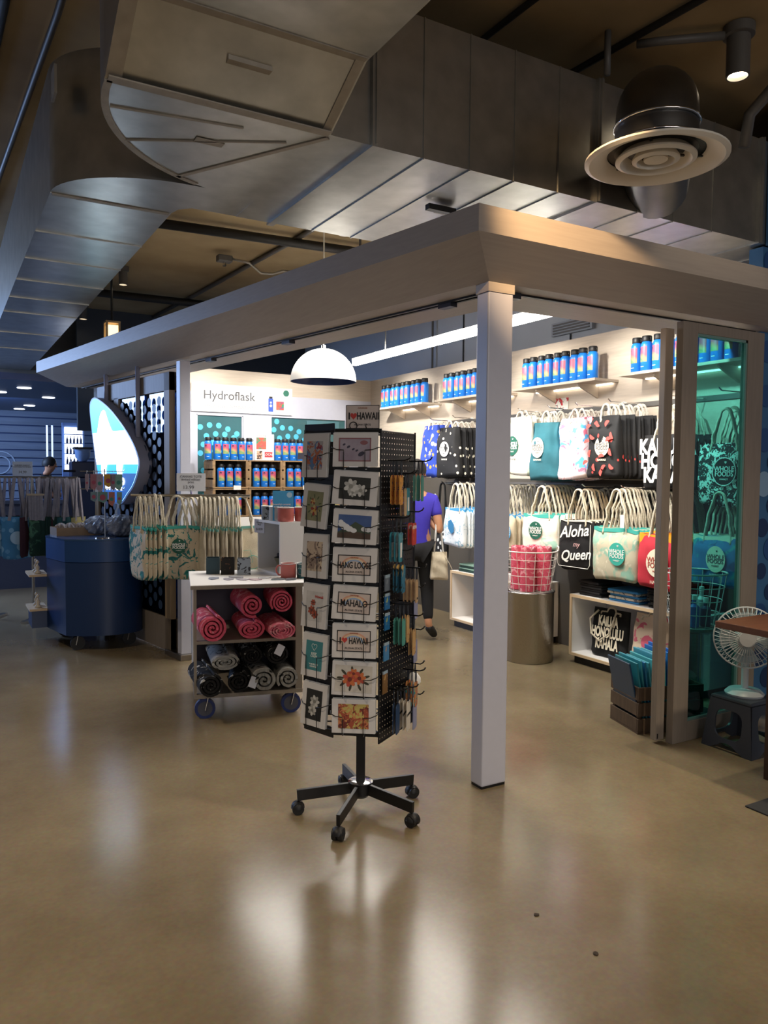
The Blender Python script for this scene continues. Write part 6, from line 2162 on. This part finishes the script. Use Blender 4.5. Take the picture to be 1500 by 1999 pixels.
def person(label, loc, rz, J, shirt, pants, shoe, hair, hairlen=0., sleeve=.55, barefoot=False):
    """J: joint dict in local metres, facing +Y"""
    t = thing('person', label, 'person', loc, rz)
    V, E_, Rr, ix = [], [], [], {}

    def add(n_, p, r, par=None):
        ix[n_] = len(V)
        V.append(p)
        Rr.append(r)
        if par:
            E_.append((ix[par], ix[n_]))
    add('pelvis', J['pelvis'], (.145, .105))
    add('waist', J['waist'], (.125, .095), 'pelvis')
    add('chest', J['chest'], (.155, .105), 'waist')
    add('neck0', J['neck0'], .055, 'chest')
    add('neck1', J['neck1'], .05, 'neck0')
    add('head0', J['head0'], (.068, .080), 'neck1')
    add('head1', J['head1'], (.075, .092), 'head0')
    add('head2', J['head2'], (.055, .065), 'head1')
    for s_ in 'LR':
        add('sh' + s_, J['sh' + s_], .058, 'chest')
        add('el' + s_, J['el' + s_], .040, 'sh' + s_)
        add('wr' + s_, J['wr' + s_], .028, 'el' + s_)
        w_, e_ = Vector(J['wr' + s_]), Vector(J['el' + s_])
        d = (w_ - e_).normalized()
        add('pm' + s_, w_ + d * .05, (.036, .016), 'wr' + s_)
        sd_ = d.cross(Vector((0, 0, 1)))
        sd_ = sd_.normalized() if sd_.length > .1 else Vector((1, 0, 0))
        dn = d.cross(sd_).normalized()
        for f in range(4):
            off = sd_ * (-.027 + .018 * f)
            b0 = w_ + d * .085 + off
            L = (.055, .068, .064, .05)[f]
            add('f%d0' % f + s_, b0, .009, 'pm' + s_)
            add('f%d1' % f + s_, b0 + d * L * .55 + dn * .008, .0085, 'f%d0' % f + s_)
            add('f%d2' % f + s_, b0 + d * L * .8 + dn * .028, .0075, 'f%d1' % f + s_)
        tb = w_ + d * .03 - sd_ * .036
        add('t0' + s_, tb, .0105, 'pm' + s_)
        add('t1' + s_, tb + d * .035 - sd_ * .012 + dn * .01, .009, 't0' + s_)
        add('hip' + s_, J['hip' + s_], .085, 'pelvis')
        add('kn' + s_, J['kn' + s_], .056, 'hip' + s_)
        add('cf' + s_, tuple(Vector(J['kn' + s_]).lerp(Vector(J['an' + s_]), .3)), .052, 'kn' + s_)
        add('an' + s_, J['an' + s_], .036, 'cf' + s_)
        add('to' + s_, J['to' + s_], (.036, .026), 'an' + s_)
    body = skin_mesh('body', V, E_, Rr, SKIN, t)
    # face
    h0, h1 = Vector(J['head0']), Vector(J['head1'])
    fr = Vector(J.get('face', (0, 1, 0))).normalized()
    sd_ = fr.cross(Vector((0, 0, 1))).normalized()
    hm = h0.lerp(h1, .5)
    MB().lathe([(0, .018), (.010, .012), (.014, 0), (.008, -.012), (0, -.014)], 10, c=hm + fr * .085 + Vector((0, 0, -.01))).build('nose', SKIN, t, smooth=True)
    for s_ in (-1, 1):
        MB().lathe([(0, .009), (.011, 0), (0, -.009)], 10, c=hm + fr * .078 + sd_ * s_ * .03 + Vector((0, 0, .025))).build('eye', INK, t, smooth=True)
        MB().lathe([(0, .025), (.012, .012), (.014, -.01), (0, -.025)], 10, c=hm + sd_ * s_ * .075).build('ear', SKIN, t, smooth=True)
    MB().box(hm + fr * .08 + Vector((0, 0, -.045)), (.045, .012, .008)).build('mouth', mat('lips', '9a4a44', .5), t)
    # hair
    hb = MB()
    c = Vector(J['head1']) - fr * .012 + Vector((0, 0, .0))
    hb.grid(lambda u, v: c + Vector((.092 * math.cos(2 * PI * u) * math.sin(PI * .62 * v), .098 * math.sin(2 * PI * u) * math.sin(PI * .62 * v), .105 * math.cos(PI * .62 * v))) - fr * .02 * v, 24, 10, cu=True)
    hb.build('hair', hair, t, smooth=True)
    # clothes grown from the same joints, a little larger
    G = .014

    def garment(name, names, edges, m, trims=None):
        V2, R2, id2 = [], [], {}
        for n_ in names:
            id2[n_] = len(V2)
            if isinstance(n_, tuple):
                a, b_, f, r = n_
                V2.append(tuple(Vector(J[a]).lerp(Vector(J[b_]), f)))
                R2.append(r)
            else:
                V2.append(V[ix[n_]])
                r = Rr[ix[n_]]
                R2.append((r[0] + G, r[1] + G) if isinstance(r, tuple) else (r + G, r + G))
        return skin_mesh(name, V2, [(id2[a], id2[b_]) for a, b_ in edges], R2, m, t, sub=2)
    sl = [('shL', 'elL', sleeve, .062), ('shR', 'elR', sleeve, .062)]
    hem = ('waist', 'pelvis', 1.45, (.168, .128))
    garment('shirt', ['chest', 'waist', 'pelvis', 'shL', 'shR', 'neck0', hem] + sl, [('chest', 'waist'), ('waist', 'pelvis'), ('pelvis', hem), ('chest', 'shL'), ('chest', 'shR'), ('shL', sl[0]), ('shR', sl[1]), ('chest', 'neck0')], shirt)
    pt = []
    ed = []
    nm = ['pelvis']
    for s_ in 'LR':
        lo = ('kn' + s_, 'an' + s_, .93, .05)
        nm += ['hip' + s_, 'kn' + s_, 'cf' + s_, lo]
        ed += [('pelvis', 'hip' + s_), ('hip' + s_, 'kn' + s_), ('kn' + s_, 'cf' + s_), ('cf' + s_, lo)]
    garment('trousers', nm, ed, pants)
    for s_ in 'LR':
        a, b_ = Vector(J['an' + s_]), Vector(J['to' + s_])
        d = (b_ - a)
        skin_mesh('shoe', [a - Vector((d.x, d.y, 0)) * .15 + Vector((0, 0, -.01)), a.lerp(b_, .55), b_, b_ + d * .12], [(0, 1), (1, 2), (2, 3)], [(.047, .047), (.044, .045), (.042, .034), (.03, .024)], shoe, t, sub=2)
    return t


base_J = dict(pelvis=(0, 0, .93), waist=(0, .0, 1.08), chest=(0, .0, 1.30), neck0=(0, -.01, 1.44), neck1=(0, .005, 1.50), head0=(0, .02, 1.56), head1=(0, .02, 1.64), head2=(0, .01, 1.71),
              shL=(-.17, 0, 1.38), shR=(.17, 0, 1.38), elL=(-.24, .0, 1.12), wrL=(-.16, .2, 1.12), elR=(.25, -.02, 1.10), wrR=(.15, .16, 1.22),
              hipL=(-.085, 0, .88), hipR=(.085, 0, .88), knL=(-.09, .06, .49), knR=(.10, .0, .49), anL=(-.09, .08, .085), anR=(.11, -.04, .10), toL=(-.09, .22, .03), toR=(.14, .10, .032))
J1 = dict(base_J)
J1.update(shR=(.165, 0, 1.345), elR=(.225, -.08, 1.04), wrR=(.09, .04, 1.20), shL=(-.165, 0, 1.345), knR=(.11, .02, .50), anR=(.12, -.10, .16), toR=(.18, -.02, .045))
person('person in a violet blue shirt and black trousers browsing behind the card rack', (1.60, 3.13, 0), -PI / 6, J1, mat('shirt_violet', '3f34b0', .85, var=.1, scale=12), mat('trousers_black', '111114', .9), BLACKP, mat('hair_dark', '1a1512', .6))
g = thing('shoulder_bag', 'cream drawstring shoulder bag hanging at the side of the person in violet blue', 'bag', (1.735, 2.93, .60), -PI / 6)
bag_body(.18, .26, .05, .8, .8, 61, gather=1.).build('bag_body', CANVAS, g, smooth=True)
MB().tube([(-.05, .0, .25), (-.03, .02, .5), (-.03, .06, .72), (-.035, .16, .80), (-.02, .22, .72), (.02, .16, .5), (.04, .05, .25)], .010, 6).build('strap', INKW, g, smooth=True)
MB().tube([(.05, -.05, .22), (.09, -.06, .16), (.12, -.05, .10)], .004, 5).build('drawstring', ROPE, g)
t = make_bag('tote_bag', 'black and white flowered bag hanging beside the person in violet blue', 'tote bag', .22, .30, .03, pattern('cloth_bw_flower', '0f0f12', [('d8d8d4', .26, 14)]), .50, P_black, .008, 1., .7, 62)
t.location = (2.29, 3.70, .70)
t.rotation_euler = (0, 0, R90)
J2 = dict(base_J)
J2.update(neck1=(.02, .04, 1.49), head0=(.03, .06, 1.54), head1=(.03, .08, 1.61), head2=(.03, .08, 1.68), elR=(.22, .12, 1.14), wrR=(.12, .32, 1.16), wrL=(-.05, .3, 1.16))
person('person in dark clothes bending over the coffee bar', (-1.02, 9.22, .10), -1.9, J2, mat('shirt_dark', '10131c', .9), mat('trousers_dark', '12141a', .9), BLACKP, mat('hair_black', '0c0c0e', .6), sleeve=.9)

# ---------------------------------------------------------------- right edge: stool, fan, table
STL = mat('stool_plastic', '3c3f48', .35)
t = thing('plastic_stool', 'dark grey moulded plastic stool under the white fan', 'stool', (1.72, -.315, 0))
MB().mm((-.135, -.135, .285), (.135, .135, .31)).build('seat', STL, t, bevel=.012)
for k in range(4):
    R = Matrix.Rotation(k * PI / 2, 4, 'Z')
    # panel with an opening: outer trapezium minus rounded window, as a ring of quads
    n = 32
    outer, inner = [], []
    for i in range(n):
        a = 2 * PI * i / n
        ca, sa = math.cos(a), math.sin(a)
        m_ = max(abs(ca), abs(sa))
        ox, oz = ca / m_, sa / m_
        z = .145 + .145 * oz
        hw = .165 - .035 * (z / .29)
        ix_, iz_ = math.copysign(abs(ca) ** .6, ca), math.copysign(abs(sa) ** .6, sa)
        zi = .155 + .085 * iz_
        arch = .05 * max(0, 1 - (abs(ox) / .55) ** 2) if oz <= -.99 else 0
        outer.append((ox * hw, z + arch, -.165 + .10 * z))
        inner.append((ix_ * .088, zi, -.165 + .10 * zi))
    vs_ = [R @ Vector((x, y, z)) for x, z, y in outer] + [R @ Vector((x, y, z)) for x, z, y in inner]
    vs_ += [R @ Vector((x * .97, y + .014, z)) for x, z, y in outer] + [R @ Vector((x * 1.03, y + .014, z)) for x, z, y in inner]
    fs_ = []
    for i in range(n):
        j = (i + 1) % n
        fs_ += [(i, j, n + j, n + i), (2 * n + i, 3 * n + i, 3 * n + j, 2 * n + j), (n + i, n + j, 3 * n + j, 3 * n + i), (i, 2 * n + i, 2 * n + j, j)]
    MB().add(vs_, fs_).build('side_panel', STL, t, smooth='angle')
FANW = mat('fan_white', 'd4d8da', .35)
fan = thing('desk_fan', 'white round desk fan standing on the plastic stool', 'fan', (1.735, -.30, .3105), -.85)
MB().lathe([(0, 0), (.105, 0), (.11, .012), (.09, .032), (.03, .04), (0, .04)], 32).build('base', FANW, fan, smooth='angle')
MB().cyl((0, 0, .035), (0, .0, .22), .02, 14).build('stem', FANW, fan, smooth='angle')
Rf = Matrix.Rotation(PI / 2 - .05, 3, 'X')
hc_ = Vector((0, -.03, .345))
MB().lathe([(0, -.09), (.05, -.085), (.06, -.04), (.055, .02), (0, .02)], 24, c=hc_ + Vector((0, .07, 0)), R=Matrix.Rotation(-PI / 2, 3, 'X')).build('motor_housing', FANW, fan, smooth='angle')
cage = MB()
RF = .18
for k in range(44):
    a = 2 * PI * k / 44
    pts = []
    for (r, d) in ((.04, .045), (.10, .043), (.15, .032), (RF, .0), (.15, -.03), (.10, -.04), (.05, -.045)):
        pts.append(hc_ + Vector((r * math.cos(a), -d, r * math.sin(a))))
    cage.tube(pts, .0022, 4)
o = cage.build('guard_wires', FANW, fan)
o['kind'] = 'stuff'
for r, d in ((RF, 0), (.10, .043), (.145, .034)):
    MB().tube([hc_ + Vector((r * math.cos(a), -d, r * math.sin(a))) for a in [2 * PI * i / 40 for i in range(40)]], .005 if r == RF else .002, 6, closed=True).build('guard_ring', FANW, fan, smooth=True)
MB().lathe([(0, .0), (.045, .002), (.045, .01), (0, .012)], 22, c=hc_ + Vector((0, -.045, 0)), R=Matrix.Rotation(PI / 2, 3, 'X')).build('centre_badge', FANW, fan, smooth='angle')
for k in range(4):
    a0 = k * PI / 2
    MB().grid(lambda u, v: hc_ + Vector(((.02 + .13 * u) * math.cos(a0 + (v - .5) * (.5 + .6 * u)), .012 * (v - .5) * 2, (.02 + .13 * u) * math.sin(a0 + (v - .5) * (.5 + .6 * u)))), 6, 5).build('blade', mat('fan_blade', 'b8c8cc', .3), fan, smooth=True)
BRN = mat('brown_veneer', '6a3f22', .45, var=.25, scale=5, stretch=(1, 8, 8))
t = thing('brown_table', 'brown wooden table corner at the right edge in front of the fan', 'table', (1.9, -1.25, 0))
MB().mm((-.75, -.9, .805), (1.2, .73, .84)).build('table_top', BRN, t, bevel=.003)
MB().mm((-.52, .50, 0), (-.44, .58, .805)).build('leg', mat('brown_dark', '3a2416', .5, var=.2, scale=6), t)
MB().mm((-.60, -.8, 0), (-.52, -.72, .805)).build('leg', MATS['brown_dark'], t)
MB().mm((1.0, .50, 0), (1.08, .58, .805)).build('leg', MATS['brown_dark'], t)
o = tag(MB().mm((-.35, -.3, 0), (.35, .3, .008)).build('floor_mat', mat('mat_dark', '2a2a2a', .9, var=.2, scale=40), bevel=.003), 'dark floor mat corner at the right edge of the floor', 'mat')
o.location = (1.33, -1.14, 0)
# basket behind the teal glass
wire_basket('pale wire basket of bottles standing behind the teal glass', (1.99, .27, .60), .15, .205, .36, WIRE, 16, 5, False)
t = thing('steel_stand', 'steel stand under the wire basket behind the teal glass', 'stand', (1.99, .27, 0))
MB().lathe([(0, 0), (.15, 0), (.15, .02), (.05, .04), (.05, .55), (.15, .58), (.15, .598), (0, .598)], 30).build('column', STEEL, t, smooth='angle')
for k, (x, y, c, h) in enumerate(((-.07, -.06, '2a6ac0', .18), (.02, -.08, '1f3a5c', .16), (.08, .0, 'c8d0cc', .22), (-.05, .05, '2a6ac0', .20))):
    g = thing('bottle', ['front left blue', 'front dark', 'pale pump', 'rear blue'][k] + ' bottle in the wire basket behind the glass', 'bottle', (1.99 + x, .27 + y, .606), 0, 'bottles in the glass side basket')
    MB().lathe([(0, 0), (.032, 0), (.034, .01), (.034, h * .75), (.014, h * .85), (.014, h), (0, h)], 18).build('body', mat('btl_' + c, c, .3), g, smooth='angle')
    MB().lathe([(.016, h), (.016, h + .03), (0, h + .032)], 14).build('cap', INKW, g, smooth='angle')

# bits of paper and dirt on the floor
rd = random.Random(2)
for k, (x, y) in enumerate(((-.52, -1.05), (-.50, -1.32))):
    o = tag(MB().prism([(.012 * math.cos(a) * rd.uniform(.6, 1), .012 * math.sin(a) * rd.uniform(.6, 1)) for a in [2 * PI * i / 7 for i in range(7)]], 0, .004).build('dirt_speck', mat('speck', '3a2f24', .9)), ['farther', 'nearer'][k] + ' dark speck on the floor in front of the column', 'speck')
    o.location = (x, y, .0)
